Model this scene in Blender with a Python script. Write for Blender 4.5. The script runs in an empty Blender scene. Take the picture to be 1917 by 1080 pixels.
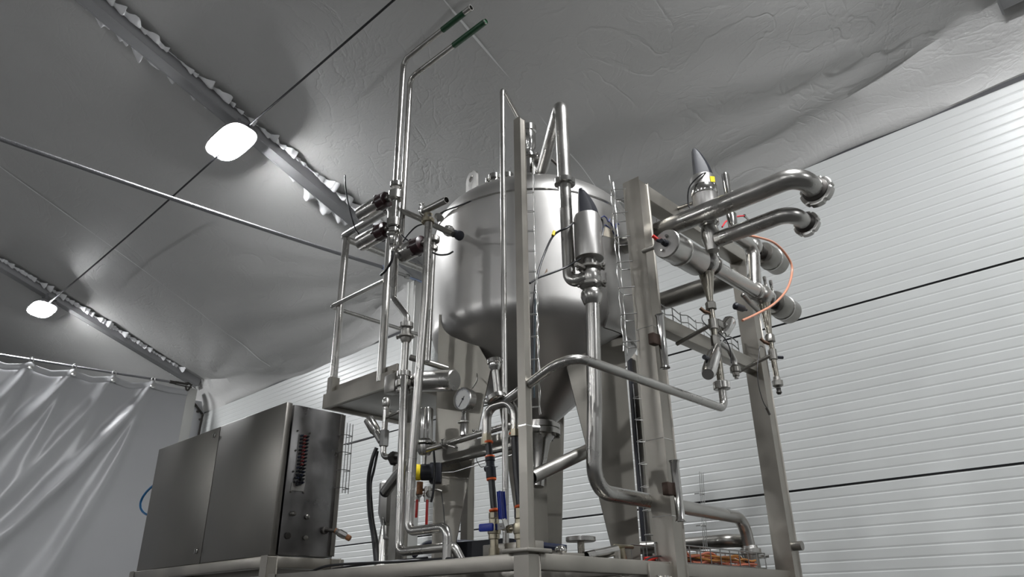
import bpy, bmesh, math, random
from math import sin, cos, tan, pi, radians, sqrt, atan2, exp
from mathutils import Vector, Matrix, noise
random.seed(7)
C = bpy.context.scene.collection
# ------------------------------------------------------------------ camera
FPX, PITCH, AZ, ROLL, EYE = 1360.0, radians(24.2), radians(43.7), radians(0.75), 1.45
_fh = Vector((cos(AZ), sin(AZ), 0)); _z = Vector((0, 0, 1)); _rt = Vector((sin(AZ), -cos(AZ), 0))
FW = _fh*cos(PITCH) + _z*sin(PITCH); _up = -_fh*sin(PITCH) + _z*cos(PITCH)
RT = _rt*cos(ROLL) - _up*sin(ROLL); UP = _up*cos(ROLL) + _rt*sin(ROLL)
EYEP = Vector((0, 0, EYE))
cam_d = bpy.data.cameras.new('camera'); cam = bpy.data.objects.new('camera', cam_d); C.objects.link(cam)
cam_d.sensor_width = 36.0; cam_d.lens = 36.0*FPX/1917.0; cam_d.clip_start = 0.05; cam_d.clip_end = 100
m = Matrix((RT, UP, -FW)).transposed().to_4x4(); m.translation = EYEP; cam.matrix_world = m
bpy.context.scene.camera = cam
# ------------------------------------------------------------------ world, exposure, lamp strength
sc = bpy.context.scene
w = bpy.data.worlds.new('world'); sc.world = w; w.use_nodes = True
w.node_tree.nodes['Background'].inputs[0].default_value = (0.6, 0.65, 0.7, 1)
w.node_tree.nodes['Background'].inputs[1].default_value = 0.0
sc.view_settings.view_transform = 'Standard'; sc.view_settings.look = 'None'
sc.view_settings.gamma = 1.0; sc.view_settings.use_curve_mapping = False
sc.view_settings.exposure = 1.24
LAMP = 190.0            # emission of the LED diffusers

# ------------------------------------------------------------------ measuring helpers
def ray(px, py): return (px-958.5)*RT + (540-py)*UP + FPX*FW
def at(px, py, X=None, Y=None, Z=None):
    d = ray(px, py)
    if X is not None: t = X/d.x
    elif Y is not None: t = Y/d.y
    else: t = (Z-EYE)/d.z
    return EYEP + d*t
def zat(X, Y, py):
    lo, hi = 0.0, 8.0
    for _ in range(40):
        mi = (lo+hi)/2; v = Vector((X, Y, mi)) - EYEP
        y = 540 - FPX*v.dot(UP)/v.dot(FW)
        if y > py: lo = mi
        else: hi = mi
    return lo
V = lambda *a: Vector(a)

# ------------------------------------------------------------------ materials
def mat(name, col, metal=0.0, rough=0.5, bump=0.0, bscale=40.0, mottle=0.0, mscale=3.0, rvar=0.0, aniso=0.0, emit=None, estr=0.0, spec=None, stretch=None, coat=0.0):
    ma = bpy.data.materials.new(name); ma.use_nodes = True
    nt = ma.node_tree; b = nt.nodes['Principled BSDF']; L = nt.links
    b.inputs['Base Color'].default_value = (*col, 1); b.inputs['Metallic'].default_value = metal
    b.inputs['Roughness'].default_value = rough
    if spec is not None: b.inputs['Specular IOR Level'].default_value = spec
    if coat: b.inputs['Coat Weight'].default_value = coat
    if aniso: b.inputs['Anisotropic'].default_value = aniso
    if emit: b.inputs['Emission Color'].default_value = (*emit, 1); b.inputs['Emission Strength'].default_value = estr
    tc = nt.nodes.new('ShaderNodeTexCoord'); mp = nt.nodes.new('ShaderNodeMapping')
    if stretch: mp.inputs['Scale'].default_value = stretch
    L.new(tc.outputs['Object'], mp.inputs[0])
    if mottle or rvar:
        n = nt.nodes.new('ShaderNodeTexNoise'); n.inputs['Scale'].default_value = mscale; n.inputs['Detail'].default_value = 6
        L.new(mp.outputs[0], n.inputs['Vector'])
        if mottle:
            mr = nt.nodes.new('ShaderNodeMapRange'); mr.inputs[1].default_value = .3; mr.inputs[2].default_value = .7
            mr.inputs[3].default_value = 1-mottle; mr.inputs[4].default_value = 1+mottle
            L.new(n.outputs['Fac'], mr.inputs[0])
            mx = nt.nodes.new('ShaderNodeVectorMath'); mx.operation = 'SCALE'
            mx.inputs[0].default_value = col; L.new(mr.outputs[0], mx.inputs['Scale']); L.new(mx.outputs[0], b.inputs['Base Color'])
        if rvar:
            mr = nt.nodes.new('ShaderNodeMapRange'); mr.inputs[1].default_value = .3; mr.inputs[2].default_value = .7
            mr.inputs[3].default_value = max(.03, rough-rvar); mr.inputs[4].default_value = rough+rvar
            L.new(n.outputs['Fac'], mr.inputs[0]); L.new(mr.outputs[0], b.inputs['Roughness'])
    if bump:
        n2 = nt.nodes.new('ShaderNodeTexNoise'); n2.inputs['Scale'].default_value = bscale; n2.inputs['Detail'].default_value = 4
        L.new(mp.outputs[0], n2.inputs['Vector'])
        bp = nt.nodes.new('ShaderNodeBump'); bp.inputs['Strength'].default_value = bump; bp.inputs['Distance'].default_value = .01
        L.new(n2.outputs['Fac'], bp.inputs['Height']); L.new(bp.outputs[0], b.inputs['Normal'])
    return ma
STEEL = mat('brushed_stainless', (.43, .42, .40), 1, .30, mottle=.10, mscale=7, rvar=.07)
TANK = mat('satin_tank_stainless', (.43, .42, .405), 1, .40, mottle=.09, mscale=2.2, rvar=.06, bump=.03, bscale=5)
CONE = TANK
BRIGHT = mat('polished_stainless', (.55, .54, .52), 1, .14, mottle=.08, mscale=14, rvar=.05)
FRAME = mat('matt_square_tube_stainless', (.36, .34, .305), 1, .42, mottle=.12, mscale=5, rvar=.08)
DULL = mat('dull_pickled_stainless', (.29, .28, .26), 1, .38, mottle=.18, mscale=9, rvar=.1)
STAIN = mat('heat_tinted_stainless', (.30, .28, .24), 1, .28, mottle=.3, mscale=8, rvar=.1)
CAB = mat('cabinet_sheet_steel', (.215, .205, .188), 1, .40, mottle=.10, mscale=2.5, rvar=.06)
CABS = mat('smoky_cabinet_side_steel', (.25, .245, .245), 1, .34, mottle=.22, mscale=6, rvar=.1)
BRASSY = mat('nickel_brass', (.42, .38, .29), 1, .33, mottle=.15, mscale=20)
WIRE = mat('zinc_wire', (.30, .30, .29), 1, .35)
WIREB = mat('bright_wire', (.7, .7, .68), 1, .25)
DARKM = mat('dark_iron', (.06, .055, .05), .6, .5)  # even dark metal colour for small fittings and the tray
RUST = mat('rusty_brass', (.28, .13, .06), .5, .6, mottle=.4, mscale=60)
BLACK = mat('black_rubber', (.012, .012, .014), 0, .38)
BLACKP = mat('black_plastic', (.018, .019, .024), 0, .45, spec=.3)
NAVY = mat('dark_navy_hose', (.015, .02, .045), 0, .35)
OXB = mat('oxblood_plastic', (.022, .004, .006), 0, .3)
ORANGE = mat('orange_plastic', (.75, .12, .02), 0, .4)
BLUE = mat('blue_handle_vinyl', (.01, .03, .30), 0, .4)
REDP = mat('red_handle_vinyl', (.55, .02, .015), 0, .4)
REDG = mat('dull_red_gland', (.28, .05, .05), 0, .45)
CYAN = mat('translucent_blue_tube', (.01, .13, .32), 0, .15, coat=.5)
YEL = mat('yellow_sticker', (.85, .65, .02), 0, .5)
GREEN = mat('green_tape', (.008, .06, .022), 0, .38)
PINK = mat('salmon_air_tube', (.62, .28, .18), 0, .3)
REDT = mat('red_air_tube', (.6, .03, .04), 0, .3)
GREYP = mat('grey_plastic', (.22, .22, .21), 0, .5)
WHITEP = mat('white_paper', (.7, .7, .68), 0, .5)
INK = mat('blue_ink', (.02, .04, .22), 0, .5)
TAPE = mat('beige_masking_tape', (.42, .38, .31), 0, .5)
SALM = mat('salmon_cable', (.55, .16, .09), 0, .45)
BRWN = mat('amber_cable', (.42, .17, .03), 0, .45)
RCAB = mat('red_cable', (.6, .03, .02), 0, .4)
PANEL = mat('coated_panel_sheet', (.50, .51, .50), 0, .33, mottle=.03, mscale=.7)
SEAM = mat('seam_gasket', (.04, .04, .045), 0, .6)
FRILL = mat('frayed_white_membrane', (.85, .85, .86), 0, .6)
BEAMM = mat('grey_aluminium_beam', (.36, .36, .365), .1, .5, mottle=.05)
CONC = mat('concrete_floor', (.038, .037, .035), 0, .6, mottle=.15, mscale=1.5)
GREYW = mat('grey_hall_wall', (.40, .40, .40), 0, .6)
CURT = mat('satin_grey_curtain', (.37, .372, .38), 0, .34, bump=.05, bscale=9, mottle=.04, mscale=1)
POSTM = mat('aluminium_post', (.48, .48, .46), .5, .4)
ROPE = mat('steel_rope', (.22, .22, .23), .7, .5, bump=.6, bscale=160)
LENS = mat('lamp_lens', (1, 1, 1), 0, .5, emit=(.965, .98, 1.0), estr=LAMP)
HOUS = mat('lamp_housing_grey', (.25, .25, .26), .3, .5)

def membrane():
    ma = mat('roof_membrane', (.54, .536, .524), 0, .48, mottle=.04, mscale=1.2)
    nt = ma.node_tree; L = nt.links; b = nt.nodes['Principled BSDF']
    tc = nt.nodes.new('ShaderNodeTexCoord')
    # creases of the folded sheet: ridged noise, plus fine cloth bumps
    hs = []
    for sc_, dist, wgt, st in ((1.3, 2.2, 1.0, (1, 1, 1)), (3.4, 1.8, .45, (1.6, .7, 1.6)), (26, 0, .06, (1, 1, 1))):
        mp = nt.nodes.new('ShaderNodeMapping'); mp.inputs['Scale'].default_value = st; L.new(tc.outputs['Object'], mp.inputs[0])
        n = nt.nodes.new('ShaderNodeTexNoise'); n.inputs['Scale'].default_value = sc_; n.inputs['Detail'].default_value = 3
        n.inputs['Distortion'].default_value = dist; L.new(mp.outputs[0], n.inputs['Vector'])
        a = nt.nodes.new('ShaderNodeMath'); a.operation = 'SUBTRACT'; a.inputs[1].default_value = .5; L.new(n.outputs['Fac'], a.inputs[0])
        c = nt.nodes.new('ShaderNodeMath'); c.operation = 'ABSOLUTE'; L.new(a.outputs[0], c.inputs[0])
        d = nt.nodes.new('ShaderNodeMath'); d.operation = 'MINIMUM'; d.inputs[1].default_value = .035 if sc_ < 20 else .5; L.new(c.outputs[0], d.inputs[0])
        e = nt.nodes.new('ShaderNodeMath'); e.operation = 'MULTIPLY'; e.inputs[1].default_value = wgt*.35; L.new(d.outputs[0], e.inputs[0])
        hs.append(e)
    s1 = nt.nodes.new('ShaderNodeMath'); L.new(hs[0].outputs[0], s1.inputs[0]); L.new(hs[1].outputs[0], s1.inputs[1])
    s2 = nt.nodes.new('ShaderNodeMath'); L.new(s1.outputs[0], s2.inputs[0]); L.new(hs[2].outputs[0], s2.inputs[1])
    bp = nt.nodes.new('ShaderNodeBump'); bp.inputs['Strength'].default_value = .38; bp.inputs['Distance'].default_value = .3
    L.new(s2.outputs[0], bp.inputs['Height']); L.new(bp.outputs[0], b.inputs['Normal'])
    return ma
MEMB = membrane()

# ------------------------------------------------------------------ mesh builder
def frame_of(d):
    d = d.normalized(); a = _z if abs(d.z) < .95 else V(1, 0, 0)
    u = d.cross(a).normalized(); return u, u.cross(d).normalized()*-1
class B:
    def __init__(s): s.bm = bmesh.new()
    def quad(s, vs):
        try: return s.bm.faces.new(vs)
        except ValueError: return None
    def rings(s, rings, cap0=True, cap1=True, closed=True):
        R = [[s.bm.verts.new(p) for p in r] for r in rings]; n = len(R[0])
        for a, b in zip(R, R[1:]):
            for i in range(n if closed else n-1):
                f = s.quad((a[i], a[(i+1) % n], b[(i+1) % n], b[i]))
                if f: f.smooth = True
        if cap0: s.quad(list(reversed(R[0])))
        if cap1: s.quad(R[-1])
        return s
    def lathe(s, o, d, prof, n=28, cap0=True, cap1=True):
        o = Vector(o); d = Vector(d).normalized(); u, v = frame_of(d)
        rr = []
        last = None
        for (t, r) in prof:
            r = max(r, 1e-4)
            rr.append([o + d*t + (u*cos(2*pi*i/n) + v*sin(2*pi*i/n))*r for i in range(n)])
        return s.rings(rr, cap0, cap1)
    def cyl(s, a, b, r, r2=None, n=24, bev=0.0):
        a, b = Vector(a), Vector(b); L = (b-a).length; r2 = r if r2 is None else r2
        if bev: return s.lathe(a, b-a, [(0, r-bev), (bev, r), (L-bev, r2), (L, r2-bev)], n)
        return s.lathe(a, b-a, [(0, r), (L, r2)], n)
    def path(s, pts, fil):
        P = [Vector(p) for p in pts]; out = [P[0]]
        for i in range(1, len(P)-1):
            a, b, c = P[i-1], P[i], P[i+1]; d1 = (a-b); d2 = (c-b)
            f = fil if not isinstance(fil, (list, tuple)) else fil[i-1]
            ang = d1.angle(d2); half = ang/2
            if f <= 0 or ang > pi-.02: out.append(b); continue
            t = min(f/tan(half), d1.length*.49, d2.length*.49); rr = t*tan(half)
            p1 = b+d1.normalized()*t; p2 = b+d2.normalized()*t
            cen = b + (d1.normalized()+d2.normalized()).normalized()*(rr/sin(half))
            v1 = p1-cen; v2 = p2-cen; sw = v1.angle(v2); k = max(3, int(sw/.17))
            ax = v1.cross(v2).normalized()
            for j in range(k+1): out.append(cen + Matrix.Rotation(sw*j/k, 3, ax) @ v1)
        out.append(P[-1]); return out
    def tube(s, pts, r, fil=0.0, n=16, hollow=0.0, raw=False):
        P = [Vector(p) for p in pts] if raw else s.path(pts, fil)
        Q = [P[0]]
        for p in P[1:]:
            if (p-Q[-1]).length > 1e-5: Q.append(p)
        P = Q; T = []
        for i in range(len(P)):
            t = (P[min(i+1, len(P)-1)]-P[max(i-1, 0)]).normalized(); T.append(t)
        u, v = frame_of(T[0]); rings = []; U = u
        for i, p in enumerate(P):
            U = (U - T[i]*U.dot(T[i])).normalized(); W = T[i].cross(U)
            k = 1.0
            if 0 < i < len(P)-1:
                a = (P[i]-P[i-1]).normalized(); k = 1/max(.6, a.dot(T[i]))
            rad = r if not isinstance(r, (list, tuple)) else r[0] + (r[1]-r[0])*i/(len(P)-1)
            rings.append([p + (U*cos(2*pi*j/n)+W*sin(2*pi*j/n))*rad for j in range(n)])
        if hollow:
            # open bores at both ends
            def bore(c, t, ring): return [[c+(q-c)*(1-hollow) + t*x for q in ring] for x in (0, .06)]
            b1 = bore(P[-1], -T[-1], rings[-1]); b0 = bore(P[0], T[0], rings[0])
            s.rings([b0[1], b0[0]] + rings + [b1[0], b1[1]], True, True)
        else: s.rings(rings)
        return s
    def box(s, c, sz, R=None, bev=0.0):
        c = Vector(c); h = Vector(sz)/2; R = R or Matrix.Identity(3)
        r = bmesh.ops.create_cube(s.bm, size=1.0)
        vs = r['verts']
        for q in vs: q.co = c + R @ Vector((q.co.x*sz[0], q.co.y*sz[1], q.co.z*sz[2]))
        if bev:
            es = list({e for q in vs for e in q.link_edges})
            bmesh.ops.bevel(s.bm, geom=es, offset=bev, segments=2, affect='EDGES', profile=.5)
        return s
    def bar(s, a, b, wd, ht, upv=(0, 0, 1), bev=.003, roll=0.0):
        a, b = Vector(a), Vector(b); d = (b-a); L = d.length; d.normalize(); u = Vector(upv)
        if abs(d.dot(u)) > .99: u = V(0, 1, 0)
        x = d.cross(u).normalized(); y = x.cross(d)
        if roll: M = Matrix.Rotation(roll, 3, d); x = M@x; y = M@y
        return s.box((a+b)/2, (wd, L, ht), Matrix((x, d, y)).transposed(), bev)
    def prism(s, pts, ext, bev=0):
        e = Vector(ext); a = [s.bm.verts.new(Vector(p)) for p in pts]; b = [s.bm.verts.new(Vector(p)+e) for p in pts]
        n = len(a); s.quad(list(reversed(a))); s.quad(b)
        for i in range(n): s.quad((a[i], a[(i+1) % n], b[(i+1) % n], b[i]))
        return s
    def sphere(s, c, r, n=18, sc=(1, 1, 1)):
        rr = []
        for i in range(1, 10):
            a = pi*i/10; rr.append([Vector(c)+V(r*sc[0]*sin(a)*cos(2*pi*j/n), r*sc[1]*sin(a)*sin(2*pi*j/n), -r*sc[2]*cos(a)) for j in range(n)])
        return s.rings(rr)
    def nut(s, o, d, r, h, slots=4, n=48, bore=0.0):
        """slotted dairy union nut"""
        o = Vector(o); d = Vector(d).normalized(); u, v = frame_of(d); h2 = h/2
        def ring(t, k=1.0):
            out = []
            for i in range(n):
                ph = (i*slots/n) % 1.0; rr = r*k*(.91 if ph < .12 else 1.0)
                out.append(o+d*t+(u*cos(2*pi*i/n)+v*sin(2*pi*i/n))*rr)
            return out
        q = r*.93
        s.rings([ring(-h2, .9), ring(-h2*.8), ring(h2*.8), ring(h2, .9)])
        return s
    def hexnut(s, o, d, r, h): return s.lathe(Vector(o)-Vector(d).normalized()*h/2, d, [(0, r*.9), (h*.12, r), (h*.88, r), (h, r*.9)], 6)
    def clamp(s, o, d, r, side=None):
        """tri-clamp: ring with hinge and wing bolt"""
        o = Vector(o); d = Vector(d).normalized(); u, v = frame_of(d); side = Vector(side).normalized() if side else u
        h = r*.20
        s.lathe(o-d*h, d, [(0, r*.8), (h*.5, r), (h*1.5, r), (2*h, r*.8)], 28)
        s.box(o+side*r*1.08, (r*.34,)*3, None, r*.05)
        t = side.cross(d).normalized()
        s.cyl(o+side*r*1.15-t*r*.45, o+side*r*1.15+t*r*.5, r*.09, n=8)
        s.box(o+side*r*1.15+t*r*.55, (r*.26,)*3, None, r*.05)
        s.box(o-side*r*1.04, (r*.24,)*3, None, r*.04)
        return s
    def build(s, name, ma, parent=None, label=None, cat=None, group=None, kind=None, flat=False, org=None):
        bm = s.bm; bmesh.ops.recalc_face_normals(bm, faces=bm.faces)
        me = bpy.data.meshes.new(name)
        if parent is not None:
            o0 = Vector(parent.get('_o', (0, 0, 0)))
        else:
            if org is not None: o0 = Vector(org)
            else:
                xs = [q.co for q in bm.verts]
                o0 = V((min(q.x for q in xs)+max(q.x for q in xs))/2, (min(q.y for q in xs)+max(q.y for q in xs))/2, min(q.z for q in xs))
        bmesh.ops.translate(bm, verts=bm.verts, vec=-o0)
        for f in bm.faces:
            f.smooth = not flat
        bm.to_mesh(me); bm.free(); me.materials.append(ma)
        if not flat:
            try: me.set_sharp_from_angle(angle=radians(38))
            except Exception: pass
        o = bpy.data.objects.new(name, me); C.objects.link(o)
        if parent is not None: o.parent = parent; o['_o'] = tuple(o0)
        else: o.location = o0; o['_o'] = tuple(o0)
        tag(o, label, cat, group, kind); return o
ALL = []
def tag(o, label=None, cat=None, group=None, kind=None):
    if label: o['label'] = label
    if cat: o['category'] = cat
    if group: o['group'] = group
    if kind: o['kind'] = kind
    ALL.append(o)
def thing(name, loc, label, cat, group=None):
    o = bpy.data.objects.new(name, None); C.objects.link(o); o.location = loc; o['_o'] = tuple(loc); o.empty_display_size = .05
    tag(o, label, cat, group); return o
def struct(name, b, ma, **k): return b.build(name, ma, kind='structure', **k)
def spline(pts, n=10):
    P = [Vector(p) for p in pts]; Q = [2*P[0]-P[1]]+P+[2*P[-1]-P[-2]]; out = []
    for i in range(1, len(Q)-2):
        for k in range(n):
            t = k/n; a, b, c, d = Q[i-1], Q[i], Q[i+1], Q[i+2]
            out.append(.5*((2*b)+(c-a)*t+(2*a-5*b+4*c-d)*t*t+(3*b-a-3*c+d)*t**3))
    out.append(P[-1]); return out
def hose(name, pts, r, ma, label, cat='hose', parent=None, group=None):
    b = B().tube(spline(pts), r, raw=True, n=10)
    return b.build(name, ma, parent, label, None if parent else cat, group)

# ================================================================== SETTING
XW, YB, ZE, SL = 4.6, 10.84, 4.665, .366          # wall plane, gable frame, eave height at X = 4.396, roof slope
BEAMS = [10.84, 5.46, .08, -5.30]
roofz = lambda X: ZE + SL*(4.396-X)
XR = -4.5                                          # ridge
# floor and unseen hall sides
struct('floor', B().box((-4, 5, -.05), (18, 30, .1)), CONC)
struct('wall_back', B().box((-4, -9.05, 3.5), (18, .1, 7)), GREYW)
struct('wall_far', B().box((-4, 19.05, 3.5), (18, .1, 7)), GREYW)
struct('wall_left', B().box((-13.05, 5, 2.2), (.1, 30, 4.4)), GREYW)
# right wall: sandwich panels with fine horizontal ribs
def rib_panel(z0, z1, nm):
    b = B(); n = 18; ys = [-9, 19]; prof = []
    p = (z1-z0-.012)/n; z = z0+.006; prof.append((z, .0))
    for i in range(n):
        prof += [(z+.008, 0), (z+p-.008, -.0006), (z+p-.003, .0016), (z+p, .0016)]; z += p
    prof.append((z, 0))
    rings = [[V(XW+d, ys[0], zz), V(XW+d, ys[1], zz)] for zz, d in prof]
    b.rings(rings, False, False, closed=False)
    return struct(nm, b, PANEL, flat=True)
w0 = struct('wall_right', B().box((XW+.06, 5, 2.3), (.1, 28, 4.6)), SEAM)
for i in range(4):
    o = rib_panel(2.14+1.09*(i-2), 2.14+1.09*(i-1), 'panel_sheet')
    mw = o.location.copy(); o.parent = w0; o.location = mw - w0.location
    del o['kind']
# roof membrane
def fold(x, y):
    """outward displacement of the sheet: sag plus tension folds radiating from each eave corner"""
    d = .0
    for yb in BEAMS:
        for sg in (1, -1):
            dx, dy = 4.42-x, (y-yb)*sg
            if dy < 0: continue
            r = sqrt(dx*dx+dy*dy)+1e-6; a = atan2(dx, dy)
            k = min(1, r/.35)*exp(-r/2.2)
            for a0, w0, am in ((.09, .035, .022), (.20, .03, -.012), (.30, .04, .018), (.44, .035, -.010), (.58, .04, .012), (.80, .05, .008)):
                d -= k*am*(1+.3*sin(yb+a0*9))*exp(-((a-a0)/w0)**2)*min(1.6, .5+r*.6)
    bay = ((y-.08) % 5.38)/5.38
    d += -.05*sin(pi*bay)*min(1, (4.45-x)/1.5)
    d += .012*noise.noise(Vector((x*1.1, y*1.1, 0)))
    return d
b = B(); ys = [-9+28*i/420 for i in range(421)]
xs = [4.40-.0-((4.40-XR)*((j/70)**1.25)) for j in range(71)]
rings = []
sk = [(4.615, -.345), (4.600, -.335), (4.585, -.28), (4.555, -.19), (4.51, -.10), (4.46, -.035)]
def midw(y): k = abs(((y-.08) % 5.38)/5.38-.5)*2; return 1-k**1.7
def midz(x): return roofz(x)+.13-.40*(max(0, x+1.4)/6.0)**2.4
for X_, dz in sk:
    row = []
    for y in ys:
        bay = ((y-.08) % 5.38)/5.38; m_ = midw(y)
        wv = .018*sin(y*2.3)+.014*sin(y*5.1+1)
        bulge = .020*(1+sin(y*3.1+X_*9))*min(1, -dz/.2) + .03*noise.noise(Vector((X_*5, y*1.6, 3)))
        z = (ZE+dz)*(1-m_)+(midz(X_)+(0 if X_ < 4.6 else -.02))*m_
        row.append(V(X_-bulge*.9*(1-.7*m_)*(1 if X_ < 4.6 else .3), y, z+wv+.012))
    rings.append(row)
for x in xs: rings.append([V(x, y, (roofz(x)+.13)*(1-midw(y))+midz(x)*midw(y)+fold(x, y)) for y in ys])
b.rings(rings, False, False, closed=False)
struct('ceiling', b, MEMB)
struct('ceiling_far_slope', B().rings([[V(XR, -9, roofz(XR)+.13), V(XR, 19, roofz(XR)+.13)], [V(-13.1, -9, 4.4), V(-13.1, 19, 4.4)]], False, False, False), MEMB)
# welded overlaps of the membrane strips
MEMB2 = mat('doubled_membrane_weld', (.86, .86, .85), 0, .45)
for k, (yy, slope) in enumerate(((2.97, -.03), (8.55, .0))):
    b = B(); rr = []
    for i in range(140):
        x = 4.35-i*.05; y = yy+slope*(4.35-x)+.02*sin(x*1.3)
        wd = .010*max(.0, min(1, .45+1.5*noise.noise(Vector((x*1.7, yy, 0)))))
        rr.append([V(x, y-wd, midz(x)*midw(y)+(roofz(x)+.13)*(1-midw(y))+fold(x, y)-.014), V(x, y+wd, midz(x)*midw(y)+(roofz(x)+.13)*(1-midw(y))+fold(x, y)-.014)])
    b.rings(rr, False, False, False); struct('trim_%d' % (k+1), b, MEMB2, flat=True)
# rafters with the frayed, ruffled edges of the membrane beside them
def frill(yb, sg):
    b = B(); rr = []; X0 = 4.1; n = 1100
    for i in range(n):
        x = X0-(X0+2.5)*i/n; z = roofz(x)+.112
        t = noise.noise(Vector((x*11.0, yb, sg*3))); t2 = noise.noise(Vector((x*24, yb, sg*7)))
        amp = max(.2, .75+t*1.1)*max(.35, .8+.7*noise.noise(Vector((x*.9, yb+5, sg))))
        row = []
        for j in range(8):
            f = j/7; wv = (.020+.10*amp*(1+.8*t2))*f
            h = -(.045*sin(pi*f)*(amp+.2) + .055*t2*sin(pi*f)) - .012 - .02*f
            row.append(V(x+.05*t2*f, yb+sg*(.072+wv), z+h-.03*sin(pi*((yb-.08) % 5.38)/5.38)))
        rr.append(row)
    b.rings(rr, False, False, False); return b
for k, yb in enumerate(BEAMS[:3]):
    b = B(); a = V(4.40, yb, roofz(4.40)+.08); e = V(XR, yb, roofz(XR)+.08)
    b.bar(a, e, .135, .16, bev=.012)
    for s_ in (-1, 1): b.bar(a+V(0, s_*.062, -.082), e+V(0, s_*.062, -.082), .012, .012, bev=.003)
    o = struct('trim_%d' % (k+3), b, BEAMM)
    for sg in (1, -1):
        if yb > 0 or sg: frill(yb, sg).build('frayed_edge', FRILL, o)
# eave post of the gable frame, eave post of the next frame, gable infill, corner cover
for k, yb in enumerate((10.84, 5.46)):
    b = B(); zt = 4.62
    b.box((4.30, yb, zt/2), (.15, .13, zt), None, .01)
    b.box((4.22, yb-.055, zt/2), (.02, .03, zt), None, .004); b.box((4.22, yb+.055, zt/2), (.02, .03, zt), None, .004)
    struct('trim_%d' % (k+6), b, POSTM)
struct('wall_gable_infill', B().box((4.50, 10.98, 2.25), (.26, .04, 4.5), None, .01), CURT)
b = B()
for p in ((4.42, 4.40), (4.50, 4.33), (4.56, 4.22)): b.box((p[0], 10.94, p[1]), (.04, .03, .03), None, .006)
b.bar((4.36, 10.93, 4.50), (4.575, 10.93, 4.30), .03, .02); b.bar((4.575, 10.93, 4.30), (4.55, 10.93, 3.2), .03, .02)
struct('trim_8', b, DARKM)

# ================================================================== LAMPS, CABLES, CURTAIN
def lamp(y, label, seen=True):
    x = 2.14; z = 5.29; t = thing('led_lamp', (x, y, z), label, 'lamp')
    tl = Matrix.Rotation(radians(8), 3, 'Y')
    def rr(z_, k, L=.60, W=.28):
        out = []; n = 40
        for i in range(n):
            a = 2*pi*i/n; e = 3.2
            cx = abs(cos(a))**(2/e)*(1 if cos(a) >= 0 else -1); sy = abs(sin(a))**(2/e)*(1 if sin(a) >= 0 else -1)
            out.append(V(x, y, z)+tl@V(cx*W/2*k, sy*L/2*k, z_))
        return out
    B().rings([rr(.0, .93), rr(-.012, .92), rr(-.022, .84), rr(-.026, .6)]).build('lens', LENS, t)
    b = B().rings([rr(.001, 1.0), rr(.0, 1.04), rr(.03, 1.04), rr(.055, .9), rr(.06, .5)]); b.build('housing', HOUS, t)
    for s_ in (-1, 1): B().bar(V(x, y+s_*.10, z+.05), V(x, y+s_*.10, roofz(x)+.01), .03, .004, upv=(0, 1, 0), bev=0).build('bracket', HOUS, t)
    b = B().tube([V(x, y-.19, z+.02), V(x+.02, y-.25, z+.05), V(x+.10, y-.20, z+.10), V(x+.12, y-.06, z+.14)], .008, .03, n=8); b.build('cable_tail', BLACK, t)
lamp(5.46, 'large bright white LED lamp under the near roof beam, upper left')
lamp(10.84, 'small bright white LED lamp on the far roof beam above the grey curtain')
lamp(.08, 'bright white LED lamp high above the machine'); lamp(-5.30, 'bright white LED lamp on the roof beam behind')
for y in (10.84, 5.46, .08, -5.30):        # added unseen row on the other slope, enlarged to brighten the wall behind
    t = thing('led_lamp', (-7.5, y, 4.9), 'added round LED fill lamp on the other roof slope, outside the picture, %s' % {10.84: 'level with the curtain', 5.46: 'level with the large lamp', .08: 'level with the machine', -5.30: 'in the rearmost bay'}[y], 'lamp', 'added fill lamps on the other roof slope')
    B().lathe((-7.5, y, 4.9), (0, 0, -1), [(0, .20), (.05, .20), (.07, .15)]).build('lens', LENS, t)
    B().lathe((-7.5, y, 4.9), (0, 0, 1), [(0, .22), (.05, .20), (.2, .03)]).build('housing', HOUS, t)
def sagline(a, b_, sag, n=24): a, b_ = Vector(a), Vector(b_); return [a.lerp(b_, i/n)-V(0, 0, sag*4*(i/n)*(1-i/n)) for i in range(n+1)]
B().tube(sagline((2.14, 5.24, 5.31), (2.14, .30, 5.31), .03), .009, raw=True, n=8).build('power_cable', BLACK, None, 'black power cable rising from the large lamp to the top edge', 'cable')
B().tube(sagline((2.14, 10.62, 5.30), (2.14, 5.68, 5.27), .03), .009, raw=True, n=8).build('power_cable', BLACK, None, 'thin black power cable strung between the two lamps', 'cable')
# bracing rope across the hall to the eave post of the near beam
t = thing('wire_rope', (3.9, 5.46, 4.6), 'thick twisted steel wire rope running from the left edge to behind the railing', 'rope')
B().tube(sagline((-6, 5.40, 4.70), at(716, 500, Y=5.40), .17, 60), .0175, raw=True, n=10).build('rope', ROPE, t)
p0, p1 = at(716, 500, Y=5.40), at(790, 528, Y=5.40); dd = (p1-p0).normalized()
b = B(); b.cyl(p0, p0+dd*.10, .024, n=12); b.cyl(p0+dd*.30, p1, .014, n=10); b.build('turnbuckle', mat('blue_grey_zinc', (.25, .30, .42), .8, .3), t)
b = B(); b.tube([p0+dd*.09+V(0, .02, 0), p0+dd*.31+V(0, .02, 0)], .008, n=8); b.tube([p0+dd*.09-V(0, .02, 0), p0+dd*.31-V(0, .02, 0)], .008, n=8); b.cyl(p0+dd*.29, p0+dd*.33, .026, n=12); b.build('turnbuckle_body', WIRE, t)
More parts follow.
